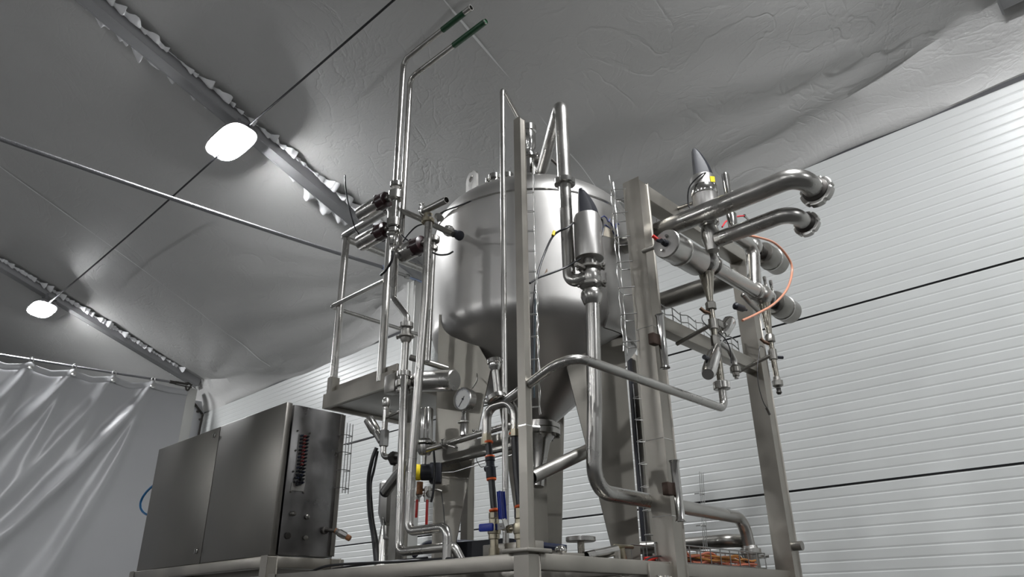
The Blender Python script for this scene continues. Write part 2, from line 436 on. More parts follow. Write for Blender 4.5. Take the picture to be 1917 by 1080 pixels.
# curtain rope with hooks
YC = 10.66
p0, p1 = at(0, 664, Y=YC), at(352, 720, Y=YC); dr = (p1-p0)/(p1.x-p0.x)
ropez = lambda x: p0.z+(p1.z-p0.z)*(x-p0.x)/(p1.x-p0.x)
t = thing('curtain_rope', (p1.x, YC, p1.z), 'steel rope holding the grey curtain, ending in a turnbuckle at the post', 'rope')
B().tube([V(-10, YC, ropez(-10)), p0.lerp(p1, .9)], .016, n=10).build('rope', ROPE, t)
b = B(); q = p0.lerp(p1, .9); b.cyl(q, p1, .012); b.cyl(q-V(.03, 0, 0), q+V(.06, 0, 0), .024)
for s_ in (-1, 1): b.tube([q+V(.05, 0, .02*s_), q+V(.30, 0, .022*s_)], .009, n=8)
b.tube([p1+V(-.06, 0, 0), p1+V(0, 0, .03), p1+V(.05, 0, 0), p1+V(0, 0, -.12), p1+V(-.03, 0, -.02)], .014, .02, n=8)
b.build('turnbuckle', DARKM, t)
hooks = [at(x, 690, Y=YC).x for x in (54, 138, 215, 290)]
sp = hooks[1]-hooks[0]
allh = [hooks[0]-sp*k for k in range(8, 0, -1)]+hooks
cur = B(); nx, nz = 760, 170; rr = []
xr = 4.19; xl = -8.0
def curt_disp(x, s):          # s = distance below the top edge
    d = .02*noise.noise(Vector((x*.6, s*.4, 2)))
    for i, h in enumerate(allh):
        rs = (.9, .55, 1.25)[i % 3]
        for l1, l2, wdt, am in ((.45+.06*sin(i*2.3), .09, .050, .085*rs), (.17, .055, .045, .05*rs)):
            c = h-.02-(l1*s+l2*s*s); wd = wdt+.050*s**.8
            u = (x-c)/wd
            if abs(u) < 3: d -= am*min(1, s/.5+.15)*exp(-u*u)
        d -= .035*exp(-((x-h)/.05)**2)*exp(-s/.15)
    return d
def top_drop(x):
    near = min(abs(x-h) for h in allh); return .050+.055*min(1, near/(sp*.5))**.8*(1 if x < hooks[-1]+.05 else .6)
for j in range(nz+1):
    s = 4.4*(j/nz)**1.6; row = []
    for i in range(nx+1):
        x = xl+(xr-xl)*i/nx
        drop = top_drop(x)
        row.append(V(x, YC+.03+curt_disp(x, s), ropez(x)-drop-s))
    rr.append(row)
cur.rings(rr, False, False, False)
cu = thing('curtain', (2, YC, .1), 'grey plastic sheet curtain with diagonal folds hanging at the far left', 'curtain')
cur.build('sheet', CURT, cu)
b = B(); rr = []
for i in range(nx+1):
    x = xl+(xr-xl)*i/nx; drop = top_drop(x)
    z = ropez(x)-drop; y = YC+.02+curt_disp(x, 0)
    rr.append([V(x, y-.004, z+.012), V(x, y-.012, z-.01), V(x, y-.012, z-.06), V(x, y-.004, z-.075)])
b.rings(rr, False, False, False); b.build('hem', CURT, cu)
for i, h in enumerate(hooks):
    z = ropez(h); t = thing('curtain_hook', (h, YC, z), 'chrome snap hook on the curtain rope, %s of the four' % ('leftmost', 'second from left', 'third from left', 'rightmost')[i], 'hook', 'hooks along the curtain rope')
    B().tube([V(h+.022*cos(a), YC-.02+.0*a, z-.02+.05*sin(a)) for a in [2*pi*k/16 for k in range(17)]], .008, raw=True, n=8).build('ring', WIREB, t)
    b = B(); b.lathe((h, YC-.06, z-.11), (0, 1, 0), [(0, .02), (.005, .034), (.012, .034), (.014, .012)]); b.cyl((h, YC-.03, z-.07), (h, YC-.03, z-.12), .01, n=10); b.build('eyelet', WIREB, t)

# ================================================================== SKID FRAME
ZT = 1.629; X0, X1, Y0, Y1 = 1.79, 3.67, 1.66, 3.195; T = .05
fr = thing('skid_frame', (X0, Y0, 0), 'stainless square tube base frame carrying the tank and posts', 'frame')
def rail(nm, a, b_, w_=T, h_=T, ma=FRAME, par=fr, lab=None, bev=.004): return B().bar(a, b_, w_, h_, bev=bev).build(nm, ma, par, lab)
for zc in (ZT-T/2, ZT-.095):
    rail('rail', (X0, Y0+T/2, zc), (X0, Y1, zc)); rail('rail', (X0+T/2, Y0, zc), (X1, Y0, zc))
    rail('rail', (X1, Y0, zc), (X1, Y1, zc)); rail('rail', (X0, Y1, zc), (X1, Y1, zc))
for x in (2.35, 3.0): rail('crossbar', (x, Y0+T/2, ZT-T/2-.002), (x, Y1-T/2, ZT-T/2-.002))
for (x, y) in ((X0, Y0), (X1, Y0), (X1, Y1), (X0, Y1), (2.6, Y0)):
    B().bar((x, y, 0), (x, y, ZT-.001), .056, .056, upv=(0, 1, 0), bev=.004).build('leg', FRAME, fr)
    B().box((x, y, .006), (.10, .10, .012), None, .002).build('foot_plate', FRAME, fr)
B().box((X0+.005, Y0+.005, ZT+.006), (.115, .115, .012), None, .003).build('corner_plate', FRAME, fr)
B().box((1.87, 1.80, ZT+.022), (.05, .24, .042), None, .003).build('spacer_block', FRAME, fr)
B().box((2.32, Y0+.035, ZT-.02), (.012, .015, .10)).build('joint_strip', FRAME, fr)
for x in (2.46, 2.52): 
    b = B(); b.hexnut((x, Y0-.038, ZT-.06), (0, 1, 0), .012, .012); b.cyl((x, Y0-.06, ZT-.06), (x, Y0-.03, ZT-.06), .006, n=10); b.build('bolt', BRIGHT, fr)
B().box((2.50, Y0-.008, ZT-.052), (.16, .05, .088), None, .004).build('bolted_plate', FRAME, fr)
B().box((2.75, 2.34, ZT-.30), (1.7, 1.3, .012)).build('drip_tray', DARKM, fr)
# posts
p = at(968.5, 218, X=X0)
cp = thing('corner_post', (X0+.005, Y0, ZT+.012), 'slim square stainless post at the near corner in front of the tank', 'post')
B().bar((X0+.004, Y0, ZT+.012), (X0+.004, Y0, zat(X0, Y0, 224)), .031, .031, upv=(0, 1, 0), bev=.003).build('tube', FRAME, cp)
B().box((X0+.004, Y0, zat(X0, Y0, 797)), (.033, .033, .004)).build('weld_seam', BRIGHT, cp)
PX1, PX2, TP = 2.62, 3.655, .082
zt1 = zat(PX1, Y0, 345); zlow = 2.69
pf = thing('portal_frame', (PX1, Y0, 0), 'portal frame of thick square tubes carrying the valve group on the right', 'frame')
B().bar((PX1, Y0-.002, 0), (PX1, Y0-.002, zt1), TP, TP, upv=(0, 1, 0), bev=.006).build('post', FRAME, pf)
B().bar((PX2, Y0-.002, 0), (PX2, Y0-.002, zt1-TP), TP, TP, upv=(0, 1, 0), bev=.006).build('post', FRAME, pf)
B().bar((PX1+TP/2, Y0, zt1-TP/2), (PX2+TP/2, Y0, zt1-TP/2), TP, TP, bev=.006).build('top_beam', FRAME, pf)
B().bar((PX1+TP/2, Y0, zlow-.035), (PX2-TP/2, Y0, zlow-.035), .06, .07, bev=.005).build('lower_beam', FRAME, pf)
for x, y in ((PX1, 825), (PX1, 618), (PX1, 968)): B().box((x, Y0-.002, zat(PX1, Y0, y)), (TP+.003, TP+.003, .003)).build('weld_seam', BRIGHT, pf)
b = B(); b.cyl((PX2+.0, Y0-.09, 1.74), (PX2, Y0-.03, 1.74), .022, n=12); b.build('clamp_stub', DULL, pf)
rpy = at(1188, 690, X=3.6).y
rp = thing('rear_post', (3.60, rpy, ZT), 'dark square post at the back of the frame beyond the thick post', 'post')
B().bar((3.60, rpy, ZT-.0), (3.60, rpy, 2.9), .06, .06, upv=(0, 1, 0), bev=.004).build('tube', FRAME, rp)
B().bar((3.564, rpy, ZT+.02), (3.564, rpy, 2.88), .054, .010, upv=(0, 1, 0)).build('shaded_face_strip', BLACKP, rp)  # dark strip stands in for the shaded face of the post

# ================================================================== TANK
TC = V(2.66, 2.37, 0); TR = .543; ZS, ZB, ZO, RO = 3.335, 2.775, 2.305, .075
tank = thing('tank', (TC.x, TC.y, ZT), 'large cylindrical stainless steel process tank with domed top and cone bottom', 'tank')
prof = [(ZO, RO), (ZO+.01, RO+.008)]
for i in range(0, 11):
    a = radians(45)*(1-i/10); prof.append((ZB-.14*sin(a), TR-.14+.14*cos(a)))
for i in range(13): prof.append((ZB+.02+(ZS-ZB-.02)*i/12, TR))
for i in range(1, 17):
    a = pi/2*i/16; prof.append((ZS+.262*sin(a), TR*cos(a)+.0))
prof[-1] = (ZS+.262, .02)
B().lathe(TC, (0, 0, 1), prof, 96).build('shell', TANK, tank)
B().lathe(TC, (0, 0, 1), [(ZS-.006, TR-.002), (ZS-.004, TR+.003), (ZS+.004, TR+.003), (ZS+.006, TR-.003)], 96, False, False).build('weld_band', BRIGHT, tank)
b = B().lathe(TC+V(0, 0, ZO), (0, 0, -1), [(-.02, .085), (0, .085), (.0, .105), (.022, .105), (.024, .098), (.03, .098), (.03, .105), (.052, .105), (.052, .06)], 40)
for k in range(8): b.hexnut(TC+V(.093*cos(k*pi/4), .093*sin(k*pi/4), ZO-.058), (0, 0, 1), .010, .012)
b.build('outlet_flange', STEEL, tank)
B().lathe(TC, (0, 0, 1), [(ZS+.20, .10), (ZS+.29, .10), (ZS+.29, .155), (ZS+.32, .155), (ZS+.32, .03)], 48).build('manhole_flange', BRIGHT, tank)
def leg(ang, r, dirs, par=tank, w0=.085, k=.20, top=2.80):
    a = radians(ang); c = TC+V(cos(a)*r, sin(a)*r, 0); b = B()
    for dg, kk in dirs:
        d = V(cos(radians(dg)), sin(radians(dg)), 0); nn = V(-d.y, d.x, 0)*.008
        zb = ZT; wt = (w0+(top-zb)*k)*kk; wb = w0*kk
        wm = (w0+(2.52-zb)*k)*kk
        b.prism([c+V(0, 0, zb)-nn/2, c+d*wb+V(0, 0, zb)-nn/2, c+d*wm+V(0, 0, 2.50)-nn/2, c+d*wm*.55+V(0, 0, 2.72)-nn/2, c+V(0, 0, top)-nn/2], nn)
    b.box(c+V(0, 0, ZT+.006)+V(-cos(a), -sin(a), 0)*.03, (.15, .15, .012), Matrix.Rotation(a, 3, 'Z'), .002)
    b.build('leg', FRAME, par)
FRAME_, FRAME = FRAME, mat('shade_darkened_leg_steel', (.29, .275, .245), 1, .46, mottle=.12, mscale=5, rvar=.08)  # frame steel darkened: the shade on the legs is put into the colour
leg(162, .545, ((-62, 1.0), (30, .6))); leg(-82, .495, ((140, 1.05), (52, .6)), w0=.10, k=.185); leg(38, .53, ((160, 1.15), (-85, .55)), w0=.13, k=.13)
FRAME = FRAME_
# saddle pad over the right leg
b = B(); rr = []
for i in range(13):
    a = radians(-100+40*i/12); rr.append([TC+V(cos(a)*q, sin(a)*q, z) for q, z in ((TR+.004, 2.93), (TR+.004, 2.72), (TR-.03, 2.66), (TR-.04, 2.66), (TR-.02, 2.72), (TR-.02, 2.93))])
b.rings(rr, True, True, True); b.build('leg_pad', TANK, tank)
# lifting lug and stubs on the dome
def domept(ang, r): return TC+V(cos(radians(ang))*r, sin(radians(ang))*r, ZS+.262*sqrt(max(0, 1-(r/TR)**2)))
q = domept(172, .42); rad = V(cos(radians(172)), sin(radians(172)), 0); tg = V(-rad.y, rad.x, 0)
R_ = Matrix((tg, V(0, 0, 1), rad)).transposed()
b = B()
outer = [q+tg*(.05*cos(a))+V(0, 0, .085+.05*sin(a)) for a in [pi*k/12 for k in range(13)]]; outer = [q+tg*.05-V(0, 0, .03)]+outer+[q-tg*.05-V(0, 0, .03)]
inner = [q+tg*(.02*cos(a))+V(0, 0, .085+.02*sin(a)) for a in [2*pi*k/15 for k in range(15)]]
bo = [b.bm.verts.new(p_) for p_ in outer]; n_ = len(bo)
# ring plate made as a band so that the eye stays open
def plate_with_eye(b, cen, e1, e2, nrm, r1, r2, th, foot):
    n = 32; A = []; 
    for sgn in (-1, 1):
        o_ = []; i_ = []
        for k in range(n):
            a = 2*pi*k/n; vx, vy = cos(a), sin(a)
            if vy < 0: s_ = min(r1/max(abs(vx), 1e-3), foot/max(-vy, 1e-3)); s_ = min(s_, sqrt(r1*r1+foot*foot))
            else: s_ = r1
            o_.append(cen+e1*vx*s_+e2*vy*s_+nrm*th/2*sgn); i_.append(cen+e1*vx*r2+e2*vy*r2+nrm*th/2*sgn)
        A.append((o_, i_))
    b.rings([A[0][1], A[0][0], A[1][0], A[1][1], A[0][1]], False, False)
bmesh.ops.delete(b.bm, geom=bo, context='VERTS')
plate_with_eye(b, q+V(0, 0, .075), tg, V(0, 0, 1), rad, .048, .02, .012, .10)
b.build('lifting_lug', STEEL, tank)
for ang, r in ((188, .36), (196, .30), (180, .33)):
    q = domept(ang, r); B().lathe(q-V(0, 0, .03), (0, 0, 1), [(0, .022), (.05, .022), (.05, .032), (.075, .032), (.08, .02)]).build('dome_stub', BRIGHT, tank)
# side sensor port near the cone
pc = at(886, 695, X=2.33); nrm = (pc-V(TC.x, TC.y, 2.95)).normalized()
b = B(); b.lathe(pc-nrm*.03, nrm, [(0, .06), (.03, .062), (.035, .045), (.07, .045), (.072, .058), (.09, .058), (.092, .03)], 28); b.build('cone_port', STEEL, tank)
# tape remnants and scribbled marker on the shell (right of the filling valve)
def shellpt(px, py, off=.0015):
    d = ray(px, py); A = d.x**2+d.y**2; Bq = -2*(d.x*TC.x+d.y*TC.y); Cq = TC.x**2+TC.y**2-(TR+off)**2
    t = (-Bq-sqrt(max(0, Bq*Bq-4*A*Cq)))/(2*A); return EYEP+d*t
def patch(corners, nm, ma, n=6):
    a, b_, c, d = corners; rr = []
    for i in range(n+1):
        row = []
        for j in range(n+1):
            u, v = i/n, j/n; x = (a[0]*(1-u)+b_[0]*u)*(1-v)+(d[0]*(1-u)+c[0]*u)*v; y = (a[1]*(1-u)+b_[1]*u)*(1-v)+(d[1]*(1-u)+c[1]*u)*v
            row.append(shellpt(x, y, .001))
        rr.append(row)
    B().rings(rr, False, False, False).build(nm, ma, tank)
patch(((1130, 424), (1147, 428), (1147, 446), (1130, 441)), 'tape_patch', TAPE)
patch(((1019, 512), (1024, 502), (1025, 508), (1018, 513)), 'tape_patch', mat('brown_tape', (.2, .13, .08), 0, .5))
inks = [[(1126, 407), (1131, 404), (1136, 408), (1138, 414), (1141, 415), (1142, 409)], [(1143, 416), (1145, 421), (1150, 425)], [(1153, 428), (1153, 420), (1156, 418), (1159, 420)],
        [(1128, 430), (1129, 422), (1134, 421), (1138, 424), (1142, 428)], [(1146, 431), (1150, 438), (1154, 441), (1158, 440)]]
b = B()
for st in inks: b.tube([shellpt(*p_) for p_ in st], .0022, n=6)
b.build('marker_scribble', INK, tank, 'blue handwritten marker strokes')

# ================================================================== PIPE RUN IN FRONT OF THE TANK (filling pipe, valve, lower run)
def vert(px, py, X=None, Y=None): p_ = at(px, py, X=X, Y=Y); return p_.x, p_.y
fy = 1.745; fx = at(1057, 340, Y=fy).x
ztop = zat(fx, fy, 192)
tp = V(2.60, 2.30, 0)
b = B(); zdn = zat(fx, fy, 338)
top_in = V(tp.x+.02, tp.y-.02, ztop)
b.tube([V(fx, fy, zdn), V(fx, fy, ztop), V(2.52, 2.17, ztop-.02), V(2.55, 2.22, zat(2.55, 2.22, 312))], .0310, .06, n=24)
# nudge the far branch down onto the clamp
fp = thing('filling_pipe', (fx, fy, 2.9), 'tall polished pipe arching over the tank top and dropping down its front', 'pipe')
b.build('arch', STEEL, fp)
B().nut((fx, fy, zdn-.01), (0, 0, 1), .047, .030).build('union_nut', BRIGHT, fp)
zb = zat(fx, fy, 528); vx_, vy_ = 2.292, 1.66
vc = at(1106, 522, Y=vy_); zv = vc.z
b = B().tube([V(fx, fy, zdn-.02), V(fx, fy, zv), V(vc.x-.02, vc.y, zv)], .0275, .055, n=24); b.build('down_tube', STEEL, fp)
q = V(2.55, 2.22, zat(2.55, 2.22, 306)); b = B().clamp(q, (0, 0, 1), .046, (-.5, -.8, 0)); b.cyl(q-V(0, 0, .08), q, .03); b.build('tri_clamp', DULL, fp)
# sampling / cleaning valve on the dome behind the corner post
q = at(991, 318, X=2.55); 
tv = thing('dome_valve', q-V(0, 0, .10), 'chrome capped valve standing on the tank dome behind the slim post', 'valve')
zz = lambda y: zat(q.x, q.y, y)-q.z
b = B().lathe(q, (0, 0, 1), [(-.10, .03), (zz(300), .03), (zz(298), .045), (zz(292), .045), (zz(290), .03), (zz(280), .03), (zz(276), .040), (zz(250), .040), (zz(248), .046), (zz(238), .046), (zz(236), .03)], 24); b.build('body', BRIGHT, tv)
b = B().clamp(q+V(0, 0, zz(296)), (0, 0, 1), .05, (.4, -.8, 0)); b.build('clamp', BRIGHT, tv)
b = B().tube([q+V(.03, 0, zz(288)), q+V(.10, -.05, zz(284)), q+V(.16, -.08, zz(300)), q+V(.17, -.08, zz(320))], .009, .03, n=10); b.build('air_line', DARKM, tv)
# filling valve with actuator
vt = thing('filling_valve', (vc.x, vc.y, zat(vc.x, vc.y, 575)), 'filling valve with drum actuator and black fin cap in front of the tank', 'valve')
ax = (vc.x, vc.y); Zv = lambda y: zat(ax[0], ax[1], y)
O = V(ax[0], ax[1], 0)
b = B().lathe(O, (0, 0, 1), [(Zv(572), .028), (Zv(568), .036), (Zv(556), .046), (Zv(548), .044), (Zv(540), .032), (Zv(537), .046), (Zv(531), .046), (Zv(529), .040), (Zv(522), .045), (Zv(512), .044), (Zv(504), .036), (Zv(503), .03)], 32); b.build('body', STEEL, vt)
b = B().clamp(O+V(0, 0, Zv(502)), (0, 0, 1), .049, (.6, -.8, 0)); b.box(O+V(-.07, .0, Zv(508)), (.05, .02, .012)); b.build('tri_clamp', DULL, vt)
b = B().clamp(O+V(0, 0, Zv(534)), (0, 0, 1), .049, (.6, -.8, 0)); b.build('tri_clamp', DULL, vt)
b = B().cyl(O+V(0, 0, Zv(500)), O+V(0, 0, Zv(478)), .028); b.cyl(O+V(.022, -.01, Zv(500)), O+V(.022, -.01, Zv(478)), .016); b.build('yoke', STEEL, vt)
B().lathe(O, (0, 0, 1), [(Zv(486), .048), (Zv(485), .060), (Zv(480), .0615), (Zv(410), .0585), (Zv(405), .054)], 40).build('actuator', TANK, vt); fact = ALL[-1]
def fin(O, zb, zt, wd, th, lean, d, mname='cap'):
    b = B(); rr = []; d = Vector(d).normalized(); nn = V(-d.y, d.x, 0)
    for i in range(9):
        f = i/8; z = zb+(zt-zb)*f; left = -wd*(.42-.05*f*f); right = wd*(.62-.68*f**1.7)
        if i == 8: right -= wd*.02
        tt = th*(1-.35*f); row = []
        for (u, v) in ((left, -tt*.4), (left+tt*.3, -tt*.5), (right-tt*.4, -tt*.5), (right, -tt*.15), (right, tt*.15), (right-tt*.4, tt*.5), (left+tt*.3, tt*.5), (left, tt*.4)):
            row.append(O+d*u+nn*v+V(0, 0, z))
        rr.append(row)
    return b.rings(rr)
rtv = (RT-V(0, 0, RT.z)).normalized()
fin(O, Zv(407), Zv(357), .082, .075, 0, rtv).build('cap', BLACKP, fact)
# actuator cables
p_ = O+rtv*-.058+V(0, 0, Zv(416))
hose('signal_cable', [p_, at(1064, 425, Y=1.68), at(1037, 440, Y=1.72), at(1018, 478, Y=1.74), at(1005, 520, Y=1.72), at(1000, 560, Y=1.71), at(998, 605, Y=1.70), at(996, 690, Y=1.70)], .0045, BLACK, 'black cable with a yellow tag curving left from the filling valve', 'cable')
q = at(1036, 437, Y=1.72); B().cyl(q-V(.004, 0, .011), q+V(.006, 0, .012), .0065, n=10).build('cable_tag', YEL, None, 'small yellow tag on the cable left of the filling valve', 'tag')
hose('signal_cable', [O+V(-.06, 0, Zv(492)), at(1060, 500, Y=1.70), at(1030, 512, Y=1.72), at(1008, 520, Y=1.72), at(992, 530, Y=1.70)], .0042, BLACK, 'black cable from under the filling valve drum to the slim post', 'cable')
hose('signal_cable', [O+rtv*.035+V(0, 0, Zv(404)), at(1126, 410, Y=1.66), at(1130, 425, Y=1.66), at(1127, 442, Y=1.66)], .0042, BLACK, 'short black cable end hanging right of the filling valve', 'cable')
# lower run
zl = zat(vc.x, vc.y, 575); ya = 1.76
pa = at(1170, 938, Y=ya); pb = at(1385, 966, Y=ya); zrun = (pa.z+pb.z)/2
low = thing('supply_pipe', (vc.x, vc.y, ZT), 'long thick pipe dropping from the filling valve and running right along the base', 'pipe')
b = B(); lx = at(1128, 860, Y=vy_).x
b.tube([V(vc.x, vy_, zl+.01), V((vc.x+lx)/2, vy_+.02, 2.2), V(lx, vy_+.05, zrun), V(3.455, ya, zrun), V(3.49, ya, 1.72)], .0295, [0, .10, .12], n=28); b.build('tube', STAIN if 0 else STEEL, low)
B().lathe((3.49, ya, 1.725), (0, 0, 1), [(-.02, .036), (-.02, .050), (.004, .050), (.006, .038), (.02, .034)], 32).build('flange', STEEL, low)
b = B().cyl((3.49, ya, ZT-.02), (3.49, ya, 1.705), .036); b.build('socket', DULL, low)
# second low pipe behind, bending down beside it, with a clamp
b = B().tube([at(1268, 1020, X=3.45).lerp(at(1268, 1020, X=3.45), 0)+V(0, .35, 0), at(1268, 1020, X=3.45), V(3.45, 1.86, 1.772), V(3.56, 1.80, 1.772), V(3.60, 1.80, 1.60)], .032, .06, n=20)
rt2 = thing('return_pipe', (3.45, 2.2, ZT), 'dark thick pipe low behind the cable basket, bending down at the right', 'pipe'); b.build('tube', DULL, rt2)
b = B().clamp((3.60, 1.80, 1.70), (0, 0, 1), .05, (.8, -.6, 0)); b.build('tri_clamp', STEEL, rt2)
# pipe segment from the slim post to the tank leg
b = B().tube([at(996, 893, X=1.99), at(1112, 838, X=2.30)], .0255, hollow=.12, n=22)
b.build('brace_pipe', DULL, None, 'short inclined thick pipe under the tank cone between slim post and leg', 'pipe')
# outlet hose under the cone
b = B().lathe(TC+V(0, 0, ZO-.052), (-.12, -.03, -1), [(0, .075), (.03, .055), (.15, .035), (.25, .03)], 24); b.build('outlet_reducer', STEEL, None, 'tapered outlet piece hanging under the flange of the cone', 'pipe')

# ================================================================== SLIM STANDPIPE, CROSSING PIPE
sx, sy = 1.90, 1.87
sx, sy = vert(944, 640, X=1.93)
z1_ = zat(sx, sy, 165)
sp_ = thing('standpipe', (sx, sy, ZT), 'slim tall polished standpipe left of the slim post, bent over at the top', 'pipe')
B().tube([V(sx, sy, ZT-.03), V(sx, sy, z1_), V(sx+.26, sy+.12, z1_), V(sx+.30, sy+.14, z1_-.12)], .0115, .03, n=14).build('tube', STEEL, sp_)
# crossing pipe
pA = at(952, 748, X=1.80); pB = at(1085, 683, Y=1.45); pD = at(1350, 752, Y=1.45)
rx, ry = 2.82, 1.45
zc_ = .5*(at(1150, 697, Y=1.45).z+at(1300, 742, Y=1.45).z)
cr = thing('crossing_pipe', (pB.x, pB.y, pB.z), 'bent grey pipe crossing in front of the tank legs to the right riser', 'pipe')
B().tube([V(sx-.05, sy-.02, 2.17), pA+V(0, 0, .0), V(pB.x-.03, pB.y+.02, zc_+.01), V(rx, ry, zc_+.0), V(rx, ry, zat(rx, ry, 728))], .0170, [.05, .10, .045], n=18).build('tube', STEEL, cr)
B().nut((rx, ry, zat(rx, ry, 722)), (0, 0, 1), .036, .034, slots=6).build('union_nut', STEEL, cr)

# U-bend with hoses and ball valves
ux = 1.81
uc = at(928, 745, X=ux); ul = at(911, 800, X=ux); ur = at(964, 800, X=ux)
ub = thing('hose_manifold', (ux, uc.y, 1.95), 'upside-down U bend with a capped vertical stub above the two black hoses', 'pipe')
r_ = (ul.y-ur.y)/2; ztopu = at(935, 757, X=ux).z
B().tube([V(ux, ul.y, ul.z-.025), V(ux, ul.y, ztopu), V(ux, ur.y, ztopu), V(ux, ur.y, at(962, 800, X=ux).z-.02)], .0165, r_*.98, n=18).build('u_bend', STEEL, ub)
dsl = (at(926, 690, X=ux)-at(932, 750, X=ux)).normalized()
b = B().cyl(at(932, 742, X=ux), at(927, 690, X=ux), .0125); b.build('stub', STEEL, ub)
o_ = at(927, 690, X=ux); b = B().lathe(o_, dsl, [(-.008, .014), (.004, .021), (.008, .023), (.018, .023), (.020, .027), (.036, .027), (.038, .02)], 28); b.build('stub_nut', BRIGHT, ub)
o_ = at(931, 745, X=ux); b = B().lathe(o_-dsl*.014, dsl+V(0, .25, 0), [(0, .032), (.004, .038), (.020, .038), (.024, .030)], 28); b.box(o_+V(0, .05, 0), (.02, .03, .02), None, .003); b.build('clamp_ring', STEEL, ub)
def fitting(par, p, d, ma=BRASSY, k=1.0):
    b = B().lathe(p, d, [(0, .017*k), (.018*k, .017*k), (.018*k, .020*k), (.042*k, .020*k)], 8); b.build('fitting', ma, par)
ft = at(962, 812, X=ux); fl_ = at(913, 822, X=ux)
fitting(ub, V(ux, ur.y, at(962, 795, X=ux).z), (0, 0, -1)); fitting(ub, V(ux, ul.y, at(912, 810, X=ux).z), (0, 0, -1)); 
def collar(p, d, par, r=.0175): d = Vector(d).normalized(); B().lathe(Vector(p)-d*.004, d, [(0, r*.9), (.002, r), (.006, r), (.008, r*.9)], 24).build('collar', ORANGE, par)
# hose 1 (left)
h1 = thing('rubber_hose', (ux, ul.y, 1.8), 'left black hose with an inline valve and orange collars', 'hose')
a1, a2, a3, a4 = at(914, 828, X=ux), at(917, 855, X=ux), at(920, 897, X=ux), at(925, 955, X=ux)
B().cyl(a1, a2, .0115).build('upper_hose', BLACK, h1); B().cyl(a3, a4, .0115).build('lower_hose', BLACK, h1)
b = B().lathe(a2, a3-a2, [(0, .017), (.015, .018), (.017, .015), (.035, .015), (.038, .018), (.075, .018)], 20); mid = a2.lerp(a3, .5); b.cyl(mid, mid+V(0, .022, -.0), .012); b.build('inline_valve', BLACKP, h1)
for p_, q_ in ((a1, a2), (a2, a3), (a3, a2), (a4, a3)): collar(p_, q_-p_, h1)
h2 = thing('rubber_hose', (ux, ur.y, 1.8), 'right black hose running unbroken beside the slim post', 'hose')
c1, c2 = at(963, 812, X=ux), at(974, 948, X=ux)
B().tube([c1, c1.lerp(c2, .5)+V(0, .004, 0), c2], .0125, .3).build('hose', BLACK, h2)
collar(c1, c2-c1, h2, .019); collar(c2, c1-c2, h2, .019)
def ballvalve(px, label, hand, X):
    top = at(px, 958 if px < 950 else 950, X=X); y = top.y; Zp = lambda yy: zat(X, y, yy)
    t = thing('ball_valve', (X, y, ZT), label, 'valve')
    b = B(); O_ = V(X, y, 0)
    b.lathe(O_, (0, 0, 1), [(Zp(958 if px < 950 else 950), .014), (Zp(960 if px < 950 else 952), .0185), (Zp(970), .0185), (Zp(972), .015)], 8); 
    b.lathe(O_, (0, 0, 1), [(Zp(1026), .014), (Zp(1010), .014), (Zp(1009), .019), (Zp(1000), .019), (Zp(999), .022), (Zp(990), .024), (Zp(980), .022), (Zp(979), .017), (Zp(972), .017)], 24)
    b.cyl(V(X, y, Zp(1026)), V(X, y, ZT+.0), .018); b.build('body', BRASSY, t)
    zc = Zp(988); sd = V(0, -1, 0) if hand == 'side' else V(0, 1, 0)
    b = B().cyl(V(X, y, zc)+sd*.015, V(X, y, zc)+sd*.05, .009, n=12); b.hexnut(V(X, y, zc)+sd*.047, sd, .014, .012); b.build('stem', BRASSY, t)
    b = B(); hb = B()
    if hand == 'side':
        e = V(X-.012, y, zc)+sd*.048
        b.bar(e+V(0, -.012, 0), e+V(0, .03, 0), .003, .02, upv=(0, 0, 1), bev=0); hb.bar(e+V(-.01, .03, 0), e+V(-.012, .095, .002), .012, .026, bev=.005)
    else:
        e = V(X-.006, y, zc)+sd*.048
        b.bar(e-V(0, 0, .012), e+V(-.012, .012, .04), .018, .003, upv=(0, 1, 0), bev=0); hb.bar(e+V(-.012, .014, .035), e+V(-.012, .022, .118), .022, .010, upv=(0, 1, 0), bev=.004)
    lv = b.build('lever', BRIGHT, t); hb.build('grip', BLUE, lv)
ballvalve(925, 'left brass ball valve with a blue lever grip lying sideways', 'side', ux)
ballvalve(973, 'right brass ball valve with a blue lever grip pointing up', 'up', ux)

# ================================================================== LEFT VALVE TREE
TX = 1.88
tyA = at(745, 340, X=TX).y; tyB = at(741, 460, X=TX).y
def green_pipe(px0, pxtop, pytop, ex, ey, X, label, bottom_py, g0, bare):
    """vertical pipe, 90 degree bend, horizontal run to an open end wrapped in green tape"""
    x, y = X, at(px0, 300, X=X).y; zt = at(pxtop, pytop, X=X).z; e = at(ex, ey, X=X); zt = (zt+e.z)/2
    t = thing('open_pipe', (x, y, zat(x, y, bottom_py)), label, 'pipe', 'pair of tall green-taped pipes')
    r = .0155
    B().tube([V(x, y, zat(x, y, bottom_py)), V(x, y, zt), V(x, e.y, zt)], r, .05, n=16, hollow=.12).build('tube', STEEL, t)
    L = y-e.y; B().tube([V(x, y-L*g0, zt), V(x, e.y+L*bare, zt)], r*1.07, n=16).build('green_tape', GREEN, t)
green_pipe(744, 752, 118, 882, 12, TX, 'front one of the two tall pipes, green tape ending before its bare tip', 350, .60, .09)
green_pipe(759, 768, 155, 910, 30, TX+.075, 'rear one of the two tall pipes, green tape up to its tip', 470, .60, .01)
